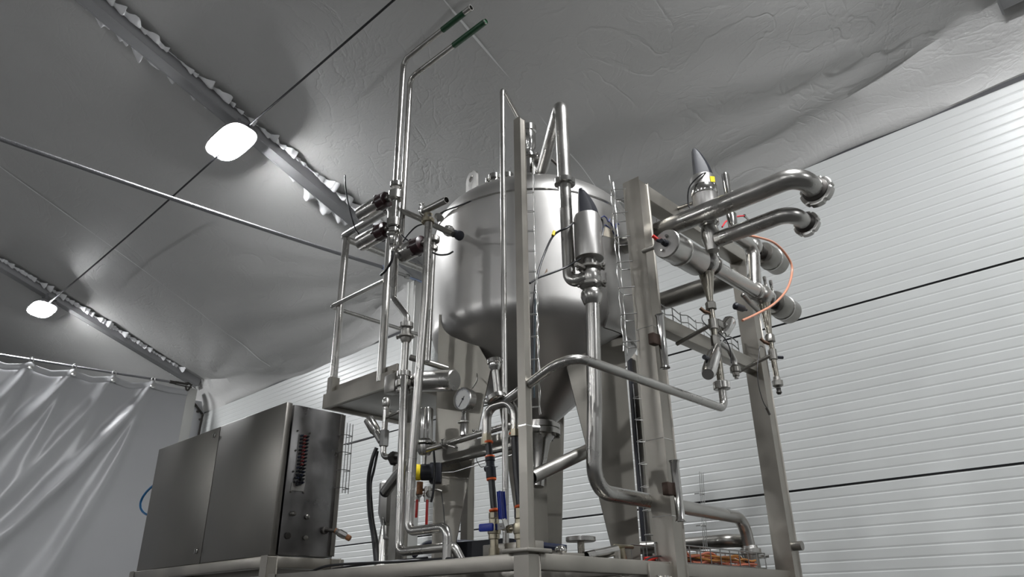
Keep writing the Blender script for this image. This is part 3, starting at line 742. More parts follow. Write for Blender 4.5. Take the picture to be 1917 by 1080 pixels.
# valve column under the front pipe
fy_ = at(742, 345, X=TX).y; Zt = lambda yy: zat(TX, fy_, yy)
vcx = thing('valve_column', (TX, fy_, Zt(492)), 'stack of union nuts and valve bodies under the front tall pipe', 'valve')
Oc = V(TX, fy_, 0)
B().nut(Oc+V(0, 0, Zt(346)), (0, 0, 1), .031, .026, slots=6).build('union_nut', BRIGHT, vcx)
B().lathe(Oc, (0, 0, 1), [(Zt(358), .020), (Zt(352), .026), (Zt(349), .02)]).build('seat', DULL, vcx)
B().lathe(Oc, (0, 0, 1), [(Zt(376), .022), (Zt(373), .036), (Zt(360), .036), (Zt(358), .028)], 32).build('upper_body', STEEL, vcx)
B().cyl(Oc+V(0, 0, Zt(412)), Oc+V(0, 0, Zt(374)), .0165).build('tube', BRIGHT, vcx)
B().lathe(Oc, (0, 0, 1), [(Zt(427), .030), (Zt(425), .036), (Zt(411), .036), (Zt(409), .024)], 32).build('lower_body', STEEL, vcx)
b = B().clamp(Oc+V(0, 0, Zt(436)), (0, 0, 1), .034, (.3, -1, 0)); b.lathe(Oc, (0, 0, 1), [(Zt(445), .018), (Zt(442), .028), (Zt(428), .026)]); b.build('tri_clamp', BRIGHT, vcx)
B().lathe(Oc, (0, 0, 1), [(Zt(471), .008), (Zt(466), .012), (Zt(460), .012), (Zt(458), .018), (Zt(447), .019), (Zt(443), .022)]).build('nipple', BRIGHT, vcx)
def actuator(px, py, qx, qy, X, label, r=.043, grp='horizontal drum actuators with dark red collars'):
    # (px,py) free end, (qx,qy) collar end
    a, b_ = at(px, py, X=X), at(qx, qy, X=X); d = b_-a; d.x = 0; zc = (a.z+b_.z)/2; a.z = b_.z = zc; L = (b_-a).length
    t = thing('valve_actuator', (a+b_)/2-V(0, 0, r), label, 'actuator', grp)
    B().lathe(a, b_-a, [(0, r*.9), (.004, r), (L*.72, r), (L*.74, r*.985), (L, r*.985)], 32).build('drum', STEEL, t)
    u = (b_-a).normalized(); b2 = b_
    bb = B().lathe(b2, u, [(-.006, r*.7), (-.006, r*1.02), (.045, r*.96), (.052, r*.5)], 20)
    for k in range(6):
        aa = 2*pi*k/6+.3; bb.box(b2-u*.012+V(cos(aa)*r*.97, 0, sin(aa)*r*.97), (.011, .020, .011), None, .002)
    bb.build('collar', OXB, t)
    B().cyl(b2+u*.03, b2+u*.075, r*.45).build('neck', DULL, t)
actuator(677, 402, 714, 378, TX+.0, 'topmost drum actuator with dark red collar at the left tall pipes')
actuator(676, 458, 712, 433, TX+.0, 'middle drum actuator with dark red collar, a thin hose rising from it')
actuator(752, 478, 780, 460, TX+.06, 'lowest and rightmost drum actuator with dark red collar')
# tilted cross pipe from the rear pipe to the tank
ct = thing('transfer_pipe', at(800, 420, X=TX+.1), 'horizontal pipe behind the valve tree ending in a capped stub at the tank', 'pipe')
c0 = at(744, 391, X=TX+.075); c1_ = at(775, 408, X=TX+.12); e1 = at(858, 440, Y=2.22)
B().tube([c0, c0.lerp(e1, .35), e1-V(.02, -.01, 0)], .0145, .03, n=16).build('tube', DULL, ct)
dq = (e1-c0).normalized(); B().lathe(e1-dq*.03, dq, [(0, .018), (.03, .018), (.032, .023), (.045, .023), (.047, .01)]).build('end_cap', BLACKP, ct)
B().lathe(e1-dq*.10, dq, [(0, .02), (.005, .027), (.03, .027), (.035, .02)], 8).build('union', BRIGHT, ct)
# T head with open handle pipe on the long slanted pipe
LX = 1.86
th_ = at(802, 392, X=LX); tb = at(801, 415, X=LX)
lp = thing('tee_pipe', at(762, 970, X=LX), 'long slightly leaning pipe with a T head, kinked at its foot', 'pipe')
foot = [at(803, 408, X=LX), at(793, 590, X=LX), at(772, 860, X=LX), at(762, 955, X=LX)]
e2 = at(842, 990, X=LX+.01); zk = at(790, 992, X=LX).z
kx = at(764, 992, X=LX)
B().tube([at(803, 405, X=LX), at(796, 560, X=LX), at(772, 860, X=LX), V(LX, kx.y, zk), V(LX, at(838, 990, X=LX).y, zk), V(LX, at(838, 990, X=LX).y, ZT-.03)], .0178, [1, 1, .038, .038], n=20).build('tube', STEEL, lp)
B().lathe(tb+V(0, 0, -.01), (0, 0, 1), [(0, .02), (.004, .03), (.022, .03), (.026, .022), (.05, .021)], 28).build('union_nut', BRASSY, lp)
ta, te = at(790, 397, X=LX), at(836, 374, X=LX)
b = B().tube([ta, te], .0165, hollow=.15, n=18); b.build('open_arm', STEEL, lp)
b = B().clamp(ta.lerp(te, .08), te-ta, .03, (-.5, 0, .8)); b.build('tri_clamp', BRIGHT, lp)
b = B().cyl(at(818, 404, X=LX), at(826, 409, X=LX), .014); b.hexnut(at(822, 407, X=LX), V(1, -1, 0), .02, .02); b.build('side_port', STEEL, lp)
# pipe behind it
bx = LX+.13; sdp = thing('side_pipe', at(799, 670, X=bx), 'thin pipe just behind the leaning pipe, cranked into a low horizontal run', 'pipe')
hy = at(800, 684, X=bx)
B().tube([at(811, 455, X=bx), at(800, 676, X=bx)], .0145, n=16).build('tube', STEEL, sdp)
B().tube([at(768, 669, X=bx), at(800, 678, X=bx+.05), at(838, 690, X=bx+.14)], .0145, .03, n=16).build('branch', DULL, sdp)
b = B(); b.nut(at(813, 448, X=bx), (0, 0, 1), .026, .03, slots=6); b.nut(at(811, 465, X=bx), (0, 0, 1), .022, .022, slots=6); b.build('union_nuts', DULL, sdp)
# middle pipe with clamps and the lower kink
MX = 1.93
mp_ = thing('return_riser', at(750, 800, X=MX), 'cranked riser with union nuts and clamps left of the leaning pipe', 'pipe')
m1 = at(741, 452, X=MX); m2 = at(737, 560, X=MX); m3 = at(762, 592, X=MX); m4 = at(762, 606, X=MX); 
m5 = at(757, 700, X=MX); m6 = at(745, 990, X=MX)
B().tube([m1, V(MX, m2.y, m2.z), V(MX, m3.y, m3.z), V(MX, m3.y, m4.z-.02)], .0155, .03, n=16).build('upper_tube', STEEL, mp_)
B().cyl(V(MX, m3.y, m4.z-.02), at(756, 700, X=MX), .0165).build('middle_tube', STEEL, mp_)
LXX = 1.885; k1 = at(746, 1030, X=LXX)
B().tube([at(757, 705, X=LXX+.03), at(752, 860, X=LXX), V(LXX, k1.y, at(760, 1032, X=LXX).z), V(LXX, at(850, 1030, X=LXX).y, at(760, 1032, X=LXX).z), V(LXX+.03, at(862, 1030, X=LXX).y, ZT-.03)], .0175, [1, .04, .03], n=20).build('lower_tube', STEEL, mp_)
q = V(MX, m3.y, 0); zm = lambda yy: zat(MX, m3.y, yy)
b = B(); b.nut(q+V(0, 0, zm(609)), (0, 0, 1), .032, .026, slots=6); b.build('union_nut', STEEL, mp_)
b = B(); b.clamp(q+V(0, 0, zm(630)), (0, 0, 1), .036, (-.7, .7, 0)); b.lathe(q, (0, 0, 1), [(zm(642), .017), (zm(636), .026), (zm(616), .022)]); b.build('tri_clamp', DULL, mp_)
q2 = at(756, 700, X=MX); b = B(); b.nut(q2, (0, 0, 1), .031, .028, slots=6); b.build('union_nut', STEEL, mp_)
q2 = at(756, 718, X=MX); b = B(); b.lathe(q2-V(0, 0, .018), (0, 0, 1), [(0, .030), (.004, .037), (.03, .037), (.034, .03)], 28); b.lathe(q2-V(0, 0, .05), (0, 0, 1), [(0, .03), (.004, .033), (.02, .033), (.024, .026), (.035, .026)], 28); b.build('valve_body', DULL, mp_)
# large horizontal drum by the riser
a, b_ = at(783, 714, X=1.99), at(851, 712, X=2.03)
t = thing('valve_actuator', a-V(0, 0, .04), 'large horizontal drum actuator behind the leaning pipe above the gauge', 'actuator')
B().lathe(a, b_-a, [(-.02, .03), (0, .044), (.01, .047), ((b_-a).length-.004, .047), ((b_-a).length, .043)], 36).build('drum', STEEL, t)
B().cyl(a+(a-b_).normalized()*.06, a, .03).build('neck', DULL, t)
# loose hoses of the tree
hose('air_hose', [at(672, 438, X=TX), at(664, 425, X=TX), at(653, 385, X=TX), at(647, 350, X=TX), at(646, 328, X=TX)], .0042, BLACK, 'thin black hose sticking up from the middle drum actuator, far left')
hose('air_hose', [at(736, 470, X=TX), at(733, 488, X=TX), at(723, 505, X=TX), at(713, 515, X=TX)], .0065, BLACK, 'short thick black hose end hanging below the valve column')
hose('air_hose', [at(754, 453, X=TX+.04), at(763, 440, X=TX+.05), at(778, 425, X=TX+.06), at(792, 419, X=TX+.06)], .004, BLACK, 'black hose curving up between the valve column and the leaning pipe')
hose('air_hose', [at(752, 440, X=TX+.05), at(758, 446, X=TX+.05), at(764, 450, X=TX+.05)], .004, BLACK, 'tiny black hose stub right of the valve column')
hose('air_hose', [at(821, 402, X=LX), at(835, 394, X=LX), at(860, 385, X=LX), at(882, 376, X=LX)], .004, BLACK, 'straight thin black hose pointing at the tank from the T head')
hose('air_hose', [at(810, 473, X=TX+.03), at(822, 477, X=TX+.03), at(838, 476, X=TX+.03), at(848, 471, X=TX+.03)], .0042, BLACK, 'short curved black hose in front of the tank shadow')

# ================================================================== LOWER LEFT GROUP
GX = 1.97
mn = thing('sample_manifold', at(868, 826, X=GX), 'horizontal pipe rail with small taps below the pressure gauge', 'pipe')
ra, rb = at(800, 842, X=GX), at(948, 797, X=GX)
B().tube([ra, rb, rb+V(.12, -.06, .0)], .0125, .03, n=14).build('tube', STEEL, mn)
for px_ in (886, 893, 900):
    q = at(px_, 812, X=GX+.03); B().lathe(q-V(0, 0, .01), (0, 0, 1), [(0, .005), (.016, .005), (.018, .003), (.022, .006), (.028, .004)], 12).build('tap', BRIGHT, mn)
b = B().clamp(at(832, 832, X=GX), rb-ra, .020, (-.5, 0, .9)); b.build('tri_clamp', DULL, mn)
B().cyl(at(836, 833, X=GX-.01), at(855, 838, X=GX-.07), .005, n=10).build('drain_pin', BRIGHT, mn)
# pressure gauge
gq = at(867, 747, X=GX-.03); gd = V(-.95, .10, -.08).normalized()
gd = (gq-EYEP)*-1; gd.z = 0; gd.normalize(); gd = (Matrix.Rotation(radians(-42), 3, 'Z') @ gd); gd.z = -.05; gd.normalize()
pg = thing('pressure_gauge', at(868, 826, X=GX), 'round pressure gauge with white dial on a clamped stem', 'gauge')
R0 = .0455
B().lathe(gq-gd*.034, gd, [(0, R0*.9), (.003, R0), (.030, R0), (.032, R0*1.06), (.040, R0*1.06), (.042, R0*.96), (.036, R0*.92)], 40, True, False).build('case', STEEL, pg)
dial = B().lathe(gq, gd, [(0, R0*.94), (.0012, R0*.94)], 40).build('dial', WHITEP, pg)
u, v = gd.cross(V(0, 0, 1)).normalized()*-1, V(0, 0, 1)
# draw scale ticks and needle
b = B(); fc = gq+gd*.002; e1v = V(0, 0, 1).cross(gd).normalized(); e2v = gd.cross(e1v)
for k in range(31):
    a = radians(225-270*k/30); l = .82 if k % 5 else .74
    b.bar(fc+(e1v*cos(a)+e2v*sin(a))*R0*l, fc+(e1v*cos(a)+e2v*sin(a))*R0*.90, .0007, .0007, upv=gd, bev=0)
b.build('scale_ticks', INK, dial)
b = B(); a = radians(232); dn = e1v*cos(a)+e2v*sin(a); b.bar(fc-dn*R0*.30+gd*.001, fc+dn*R0*.78+gd*.001, .0022, .001, upv=gd, bev=0); b.cyl(fc, fc+gd*.003, .004, n=12); b.build('needle', BLACKP, dial)
st = at(868, 815, X=GX); q = at(869, 775, X=GX)
b = B().lathe(V(GX, st.y, 0), (0, 0, 1), [(st.z, .0155), (zat(GX, st.y, 797), .0155), (zat(GX, st.y, 793), .012), (zat(GX, st.y, 784), .012), (zat(GX, st.y, 778), .009), (gq.z-.04, .009)], 20); b.cyl(V(GX, st.y, gq.z-.042), gq-gd*.012-V(0, 0, .04), .008); b.build('stem', BRIGHT, pg)
b = B().clamp(V(GX, st.y, zat(GX, st.y, 790)), (0, 0, 1), .021, (-.3, .9, 0)); b.build('tri_clamp', STEEL, pg)
hose('capillary_tube', [gq+V(.03, -.02, .045), at(893, 712, X=2.1), at(893, 700, X=2.2)], .003, DULL, 'thin tube from the gauge to the port on the cone', 'tube')
# vertical polished drum
q = at(795, 845, X=1.98); Zq = lambda yy: zat(q.x, q.y, yy)
vd = thing('valve_actuator', (q.x, q.y, Zq(880)), 'upright polished drum actuator right of the leaning pipe', 'actuator')
Oq = V(q.x, q.y, 0)
B().lathe(Oq, (0, 0, 1), [(Zq(824), .030), (Zq(822), .0315), (Zq(768), .0315), (Zq(765), .029)], 32).build('drum', BRIGHT, vd)
b = B().clamp(Oq+V(0, 0, Zq(829)), (0, 0, 1), .038, (.7, -.7, 0)); b.build('tri_clamp', STEEL, vd)
b = B().lathe(Oq, (0, 0, 1), [(Zq(880), .008), (Zq(852), .009), (Zq(851), .024), (Zq(846), .030), (Zq(834), .030)], 12); b.build('bonnet', STEEL, vd)
# black box with yellow face
q = at(787, 884, X=1.97)
yb_ = thing('pump_switch', q-V(0, 0, .05), 'black device with a round yellow face low beside the leaning pipe', 'switch')
dv = -rtv
B().lathe(q-dv*.055, dv, [(0, .028), (.004, .034), (.050, .034), (.052, .030)], 28).build('housing', BLACKP, yb_)
B().box(q-dv*.062+V(.02, .02, 0), (.05, .05, .085), Matrix.Rotation(AZ, 3, 'Z'), .006).build('box', BLACKP, yb_)
B().lathe(q-dv*.003, dv, [(0, .0310), (.002, .0335), (.020, .0335), (.022, .031)], 28).build('face', YEL, yb_)
B().lathe(q+dv*.019, dv, [(0, .030), (.002, .033), (.022, .030), (.026, .022)], 28).build('front_cap', BLACKP, yb_)
B().cyl(q-V(0, 0, .04), q-V(0, 0, .09), .013).build('port', RUST, yb_)
# red lever valves
for px_, pz, lab in ((781, 952, 'left small tap with a short dark red lever'), (800, 962, 'right small tap with a longer red lever hanging down')):
    q = at(px_, 925, X=1.98); t = thing('lever_tap', q-V(0, 0, .06), lab, 'valve')
    b = B(); b.cyl(q+V(0, 0, .03), q-V(0, 0, .03), .013, n=14); b.cyl(q+V(0, .02, 0), q-V(0, .02, 0), .010, n=12); b.hexnut(q+V(0, -.012, 0), (0, 1, 0), .016, .012); b.build('body', STEEL, t)
    h = at(px_, 935, X=1.96); e = at(px_-2, 935+2*(pz-935), X=1.96); B().bar(h, e, .012, .006, upv=(1, 0, 0), bev=.002).build('lever', REDP, t)
b = B().tube([at(772, 915, X=1.99), at(790, 917, X=1.99), at(815, 916, X=2.03), at(827, 920, X=2.05)], .006, .01, n=10); b.build('link_pipe', DULL, None, 'thin horizontal pipe above the red levers', 'pipe')
hose('sensor_wire', [at(826, 920, X=2.05), at(830, 950, X=2.05), at(833, 990, X=2.05)], .002, BLACK, 'thin black wire dropping along the left tank leg', 'wire')
hose('sensor_wire', [at(812, 845, X=1.97), at(814, 880, X=1.96), at(811, 920, X=1.96), at(807, 940, X=1.96)], .005, BLACK, 'short black cable hanging right of the yellow-faced device', 'cable')
# angle seat valve at the far left and the second one below
AX = 2.02
q = at(721, 790, X=AX); Oy = q.y; Za = lambda yy: zat(AX, Oy, yy)
av = thing('angle_valve', (AX, Oy, Za(862)), 'angle seat valve with tilted chrome head left of the cranked riser', 'valve')
b = B().tube([V(AX, Oy, Za(745)), V(AX, Oy, Za(856)), V(AX, at(748, 858, X=AX).y, Za(860))], .0135, .03, n=16); b.build('tube', STEEL, av)
B().lathe(V(AX, Oy, 0), (0, 0, 1), [(Za(762), .015), (Za(760), .019), (Za(748), .019), (Za(746), .015)], 20).build('top_socket', STEEL, av)
B().lathe(V(AX, Oy, 0), (0, 0, 1), [(Za(836), .018), (Za(835), .0215), (Za(806), .0215), (Za(805), .018)], 8).build('body', GREYP, av)
hd0, hd1 = at(714, 826, X=AX), at(690, 784, X=AX-.03); d = hd1-hd0; Ld = d.length
B().lathe(hd0, d, [(0, .018), (Ld*.35, .018), (Ld*.36, .02), (Ld*.42, .021), (Ld*.48, .026), (Ld*.97, .026), (Ld, .020)], 28).build('head', BRIGHT, av)
b = B().clamp(at(735, 857, X=AX), (0, 1, .0), .026, (0, 0, -1)); b.hexnut(at(738, 857, X=AX), (0, 1, 0), .03, .03); b.build('tri_clamp', DARKM, av)
b = B().cyl(at(722, 782, X=AX), at(748, 771, X=AX), .008, n=12); b.clamp(at(731, 776, X=AX), (0, -1, .3), .014, (0, 0, 1)); b.build('bypass', DULL, av)
q1, q0 = at(718, 925, X=1.99), at(744, 890, X=1.97); d = q1-q0
av2 = thing('angle_valve', q1, 'tilted polished drum with black end poking out left above the frame', 'valve')
B().lathe(q0-d*.3, d, [(0, .02), (d.length*.3, .024), (d.length*1.15, .024)], 28).build('drum', BRIGHT, av2)
B().lathe(q0+d*.86, d, [(0, .0235), (.012, .022), (.02, .014)], 24).build('end_cap', BLACKP, av2)
# upright column behind and filter bowl
cb = thing('support_bar', at(746, 1040, X=2.12), 'dark upright bar behind the cranked riser', 'bar')
q = at(745, 950, X=2.12); B().bar(V(2.12, q.y, ZT-.02), V(2.12, q.y, zat(2.12, q.y, 862)), .045, .045, upv=(0, 1, 0), bev=.004).build('bar', DULL, cb)
q = at(726, 950, X=2.2); fb = thing('filter_bowl', (2.2, q.y, ZT), 'clear-grey filter bowl half hidden behind the dark upright bar', 'filter')
zf = lambda yy: zat(2.2, q.y, yy)
B().lathe(V(2.2, q.y, 0), (0, 0, 1), [(zf(985), .025), (zf(960), .045), (zf(905), .047), (zf(902), .04)], 8).build('bowl', STEEL, fb)
B().lathe(V(2.2, q.y, 0), (0, 0, 1), [(ZT-.02, .055), (ZT+.04, .05), (zf(985), .028)], 24).build('foot', STEEL, fb)
B().tube([at(718, 950, X=2.17), at(718, 1008, X=2.17), at(732, 1008, X=2.17)], .0035, .005, n=8).build('wire_bail', WIRE, fb)
# manifold trough under the rail
tr = thing('cable_duct', at(880, 850, X=2.12), 'dark steel channel running under the tap rail to the tank leg', 'duct')
a, e = at(800, 862, X=2.08), at(965, 822, X=2.08); B().bar(a, e, .05, .055, bev=.004).build('channel', DULL, tr)
b = B(); 
for off in (0, .03): b.tube([at(780, 885, X=2.1)+V(off, 0, 0), at(840, 882, X=2.1)+V(off, 0, 0), at(905, 862, X=2.1)+V(off, 0, 0), at(966, 845, X=2.1)+V(off, 0, 0)], .002, .05, n=6)
for px_ in (828, 858, 892, 918):
    b.tube([at(px_, 845, X=2.09), at(px_, 862, X=2.09), at(px_+8, 875, X=2.10), at(px_+14, 873, X=2.10)], .0018, .01, n=6)
b.build('hanging_tray', WIRE, tr)
# power hoses from the angle valve down to the frame
hose('thick_hose', [at(705, 838, X=2.0), at(697, 860, X=1.99), at(690, 900, X=1.97), at(692, 960, X=1.95), at(699, 1005, X=1.93), at(704, 1052, X=1.90)], .0092, BLACK, 'thick black hose arching down left of the valve tree')
hose('thick_hose', [at(707, 845, X=2.02), at(700, 880, X=2.0), at(694, 910, X=1.99), at(698, 970, X=1.97), at(706, 1015, X=1.95), at(707, 1052, X=1.92)], .006, BLACK, 'thinner black hose close behind the thick arching hose')
hose('floor_cable', [at(575, 1073, X=1.84), at(610, 1060, X=1.845), at(660, 1055, X=1.85), at(750, 1051, X=1.85), at(850, 1045, X=1.85)], .0055, BLACK, 'black cable lying along the left base rail', 'cable')
hose('floor_cable', [at(590, 1074, X=1.86), at(630, 1064, X=1.86), at(680, 1057, X=1.865), at(760, 1048, X=1.87), at(800, 1044, X=1.87)], .0045, BLACK, 'second black cable behind the one on the left base rail', 'cable')
hose('navy_hose', [at(775, 1040, X=2.35), at(800, 1018, X=2.35), at(860, 1016, X=2.35), at(905, 1018, X=2.30), at(960, 1016, X=2.3), at(1060, 1026, X=2.4)], .014, NAVY, 'dark navy hose lying behind the base frame in front of the tank legs')
b = B(); q = at(905, 1028, X=2.1)
B().bar(at(830, 1040, X=2.3), at(965, 1030, X=2.3), .12, .07, bev=.01).build('terminal_box', BLACKP, None, 'low black box on the frame below the navy hose', 'box')
hose('thin_lead', [at(650, 832, X=2.05), at(680, 824, X=2.03), at(700, 818, X=2.02)], .003, BLACK, 'thin black lead from the angle valve toward the cabinet', 'cable')

# ================================================================== HANDWHEEL AND OPEN PIPE AT THE BASE
q = at(1087, 1010, Y=1.80)
hw = thing('handwheel', (q.x, q.y, ZT), 'flat round steel disc on a stem standing on the front rail', 'handwheel')
B().lathe((q.x, q.y, q.z-.008), (0, 0, 1), [(0, .052), (.002, .056), (.016, .056), (.018, .052)], 40).build('disc', STEEL, hw)
B().cyl((q.x, q.y, ZT-.02), (q.x, q.y, q.z), .013).build('stem', STAIN, hw)
b = B().tube([at(1098, 1042, Y=1.76), at(1155, 1030, Y=1.72)], .019, hollow=.1, n=20); oh = b.build('open_stub_pipe', STEEL, None, 'short open-ended pipe lying beside the handwheel', 'pipe')
B().sphere(at(1050, 1030, Y=1.76), .022, sc=(1, 1, .8)).build('round_cap', BRIGHT, None, 'small domed chrome cap on the base rail left of the handwheel', 'cap')
B().bar(at(1043, 1040, Y=1.74), at(1085, 1042, Y=1.74), .05, .02, bev=.003).build('support_block', FRAME, None, 'flat steel block under the domed chrome cap', 'block')
b = B().cyl(at(1160, 1026, Y=1.78), at(1166, 1052, Y=1.78), .02); b.cyl(at(1150, 1022, Y=1.78), at(1184, 1024, Y=1.78), .008); b.build('rail_fitting', BRASSY, None, 'small brass fitting right of the open stub pipe', 'fitting')

# ================================================================== WIRE LADDERS
def ladder(name, label, a0, a1, out, side, n, r=.0022, w=.05, depth=.05, ma=WIREB, wav=.0, rails=2, tail=1):
    """wire cable ladder: U shaped rungs with long wires; a0 bottom, a1 top, out = away from the post"""
    t = thing(name, a0, label, 'cable tray'); out = Vector(out).normalized(); side = Vector(side).normalized(); a0, a1 = Vector(a0), Vector(a1)
    for k in range(n):
        c = a0.lerp(a1, (k+.3)/n)
        B().tube([c-side*w*.5, c-side*w*.5+out*depth, c+side*w*.5+out*depth, c+side*w*.5], r, .01, n=8).build('rung', ma, t)
    for i in range(rails):
        f = -.35+.7*i/(max(1, rails-1)); pts = []
        for k in range(n*4+1):
            p_ = a0.lerp(a1, k/(n*4)) + out*depth+side*w*f
            p_ += side*wav*sin(k*pi/2+i)+out*wav*.6*cos(k*pi/2)
            pts.append(p_)
        B().tube(spline(pts, 3), r*.9, raw=True, n=6).build('long_wire', ma, t)
    return t
ladder('wire_ladder', 'narrow bright wire cable ladder on the right side of the slim post', V(X0+.02, Y0, zat(X0+.03, Y0-.02, 775)), V(X0+.02, Y0, zat(X0+.03, Y0-.02, 300)), (.66, -.75, 0), (.3, .9, 0), 12, r=.0013, w=.012, depth=.040, wav=.0022)
ladder('wire_ladder', 'upper wire cable ladder with hooked rungs left of the thick post', V(PX1-.05, Y0+.01, zat(PX1, Y0+.05, 668)), V(PX1-.05, Y0+.01, zat(PX1, Y0+.05, 345)), (-.55, .8, 0), (.95, .35, 0), 7, r=.0026, w=.09, depth=.075, wav=.004)
ladder('wire_ladder', 'lower wire cable ladder in the gap behind the thick post', V(at(1212, 800, X=3.3).x, at(1212, 800, X=3.3).y, 1.66), V(3.3, at(1212, 800, X=3.3).y, 2.62), (.35, .9, 0), (.75, -.6, 0), 8, r=.0025, w=.07, depth=.06, ma=WIRE)
ladder('wire_ladder', 'short wire ladder standing over the orange cable basket', V(at(1305, 1000, Y=1.95).x, 1.95, ZT+.01), at(1303, 885, Y=1.95), (0, -.05, 0), (1, 0, 0), 3, r=.0022, w=.05, depth=.03, ma=WIRE, rails=3)
ladder('wire_ladder', 'wire ladder on the right rear edge of the cabinet', at(633, 925, X=2.13), at(643, 795, X=2.13), (.3, -1, 0), (1, .2, 0), 4, r=.0022, w=.06, depth=.045, ma=WIRE, rails=3)
# dark signal cables tied on the slim post ladder
hose('cable_bundle', [at(1002, 560, Y=1.68), at(1001, 620, Y=1.68), at(999, 700, Y=1.68), at(1000, 745, Y=1.68)], .004, mat('teal_grey_cable', (.03, .045, .055), 0, .4), 'blue-grey cable clipped in the wire ladder of the slim post', 'cable')

# ================================================================== BASKET WITH ORANGE CABLES
zb0 = ZT+.004
bk = thing('cable_basket', (3.0, Y0+.09, zb0), 'wire basket tray along the right base rail full of orange cables', 'cable tray')
xa, xb = at(1225, 1030, Y=1.70).x, 3.50
b = B(); ya_, yb2 = Y0+.035, Y0+.15; hh = .072
for y in (ya_, yb2): b.tube([(xa, y, zb0+hh), (xb, y, zb0+hh)], .0028, n=8); b.tube([(xa, y, zb0+.004), (xb, y, zb0+.004)], .0022, n=8)
n = 11
for k in range(n+1):
    x = xa+(xb-xa)*k/n; b.tube([(x, ya_, zb0+hh), (x, ya_, zb0+.003), (x, yb2, zb0+.003), (x, yb2, zb0+hh)], .0026, .008, n=8)
b.build('basket', WIRE, bk)
cols = [SALM, BRWN, SALM, RCAB, BRWN, SALM, BLACK, SALM, BRWN, SALM, SALM, BRWN]
labs = ['salmon', 'amber', 'salmon', 'red', 'amber', 'salmon', 'black', 'salmon', 'amber', 'salmon', 'salmon', 'amber']
for i in range(12):
    x = xa+.12+.02*i if i != 3 else xa-.05; pts = []
    while x < xb-.02:
        u = (x-xa)/(xb-xa); pts.append(V(x, ya_+.02+.075*(.5+.5*sin(i*1.7+u*6)), zb0+.010+.035*abs(noise.noise(Vector((x*4, i*1.3, 0))))*1.6+.010*(i % 3))); x += .07
    lay = ('front edge', 'back edge', 'middle', 'left end', 'top left', 'bottom', 'underside', 'top right', 'centre', 'right end', 'near the wire end', 'far side')[i]
    hose('basket_cable', pts, .0045, cols[i], '%s cable lying in the wire basket, %s of the heap' % (labs[i], lay), 'cable', group='cables heaped in the wire basket')
for px_, ma, nm in ((1354, YEL, 'yellow'), (1364, WHITEP, 'white')):
    p_ = at(px_, 1048, Y=Y0+.08); B().cyl(p_-V(.012, 0, -.004), p_+V(.012, 0, .004), .007, n=12).build('cable_plug', ma, None, 'small %s plug on top of the orange cables' % nm, 'plug')
p_ = at(1240, 1052, Y=1.66)
b = B(); b.tube(spline([at(1205, 1053, Y=1.70), at(1222, 1045, Y=1.70), at(1240, 1041, Y=1.71), at(1262, 1042, Y=1.74)]), .009, raw=True, n=10); b.tube(spline([at(1207, 1054, Y=1.71), at(1225, 1050, Y=1.71), at(1262, 1047, Y=1.75)]), .008, raw=True, n=10)
b.build('red_cable_loop', RCAB, None, 'bright red cable loop emerging left of the thick post', 'cable')
hose('black_sheath', [at(1200, 1055, Y=1.64), at(1220, 1043, Y=1.66), at(1250, 1040, Y=1.70)], .004, BLACK, 'black wire arching over the red cable loop', 'wire')

# ================================================================== FLARED TUBES ON THE THICK POST
def flared(px0, py0, px1, py1, label):
    Yf = Y0-.075; a, c = at(px0, py0, Y=Yf), at(px1, py1, Y=Yf); d = c-a; L = d.length; r = .0175
    t = thing('tube_holder', c, label, 'tube', 'polished tube holders on the thick post')
    B().lathe(a, d, [(0, r*1.22), (0, r*1.3), (.012, r), (L-.012, r), (L, r*1.3), (L, r*1.22), (L-.012, r*.92), (.012, r*.92), (0, r*1.22)], 28, False, False).build('tube', BRIGHT, t)
    mid = a.lerp(c, .48); B().box(mid+V(-.035, .02, 0), (.045, .03, .05), None, .004).build('bracket', mat('browned_bracket', (.07, .045, .035), .5, .5), t)
flared(1235, 590, 1245, 689, 'upper polished tube held on the right side of the thick post')
flared(1262, 862, 1275, 976, 'lower polished flared tube held on the right side of the thick post')

# ================================================================== RIGHT VALVE GROUP
Yr = 1.45; zT = 2.945
vg = 'large drum actuators of the right valve group'
# big pipe 1
bx1 = 2.735; z1 = at(1350, 378, X=bx1).z; zs = at(1350, 395, X=bx1).z
b1 = thing('outlet_pipe', (bx1, 1.6, zs), 'upper thick pipe reaching out right with an elbow and a big union nut', 'pipe')
yend = at(1500, 345, X=bx1).y; zp = (at(1250, 428, X=bx1).z+at(1440, 352, X=bx1).z)/2
def outpipe(t, x, y0, z0, yb, zb_, r, end, R, ma=STEEL):
    B().tube([V(x, y0, z0), V(x, yb, zb_), V(end[0], end[1], end[2])], r, R, n=32, hollow=.1).build('tube', ma, t)
    d = (V(*end)-V(x, yb, zb_)).normalized(); e = V(*end)
    B().nut(e-d*.008, d, r*1.62, r*.72, slots=6, n=72).build('union_nut', STEEL, t)
    B().lathe(e-d*.04, d, [(0, r*1.0), (.01, r*1.25), (.03, r*1.3)], 32).build('liner', DARKM, t)
outpipe(b1, bx1, 1.90, at(1215, 440, X=bx1).z, yend, zp+.005, .045, (bx1+.155, yend-.01, zp-.02), .105)
# pipe 2
vb = at(1330, 440, Y=Yr); bx2 = 2.80; Yv = at(1330, 440, X=bx2).y
b2_ = thing('outlet_pipe', (bx2, 1.3, 2.98), 'lower thinner pipe reaching out right with an elbow and union nut', 'pipe')
y2 = at(1483, 402, X=bx2).y; z2 = (at(1360, 443, X=bx2).z+at(1440, 412, X=bx2).z)/2
outpipe(b2_, bx2, Yv-.03, z2, y2, z2+.0, .036, (bx2+.135, y2-.01, z2-.015), .09)
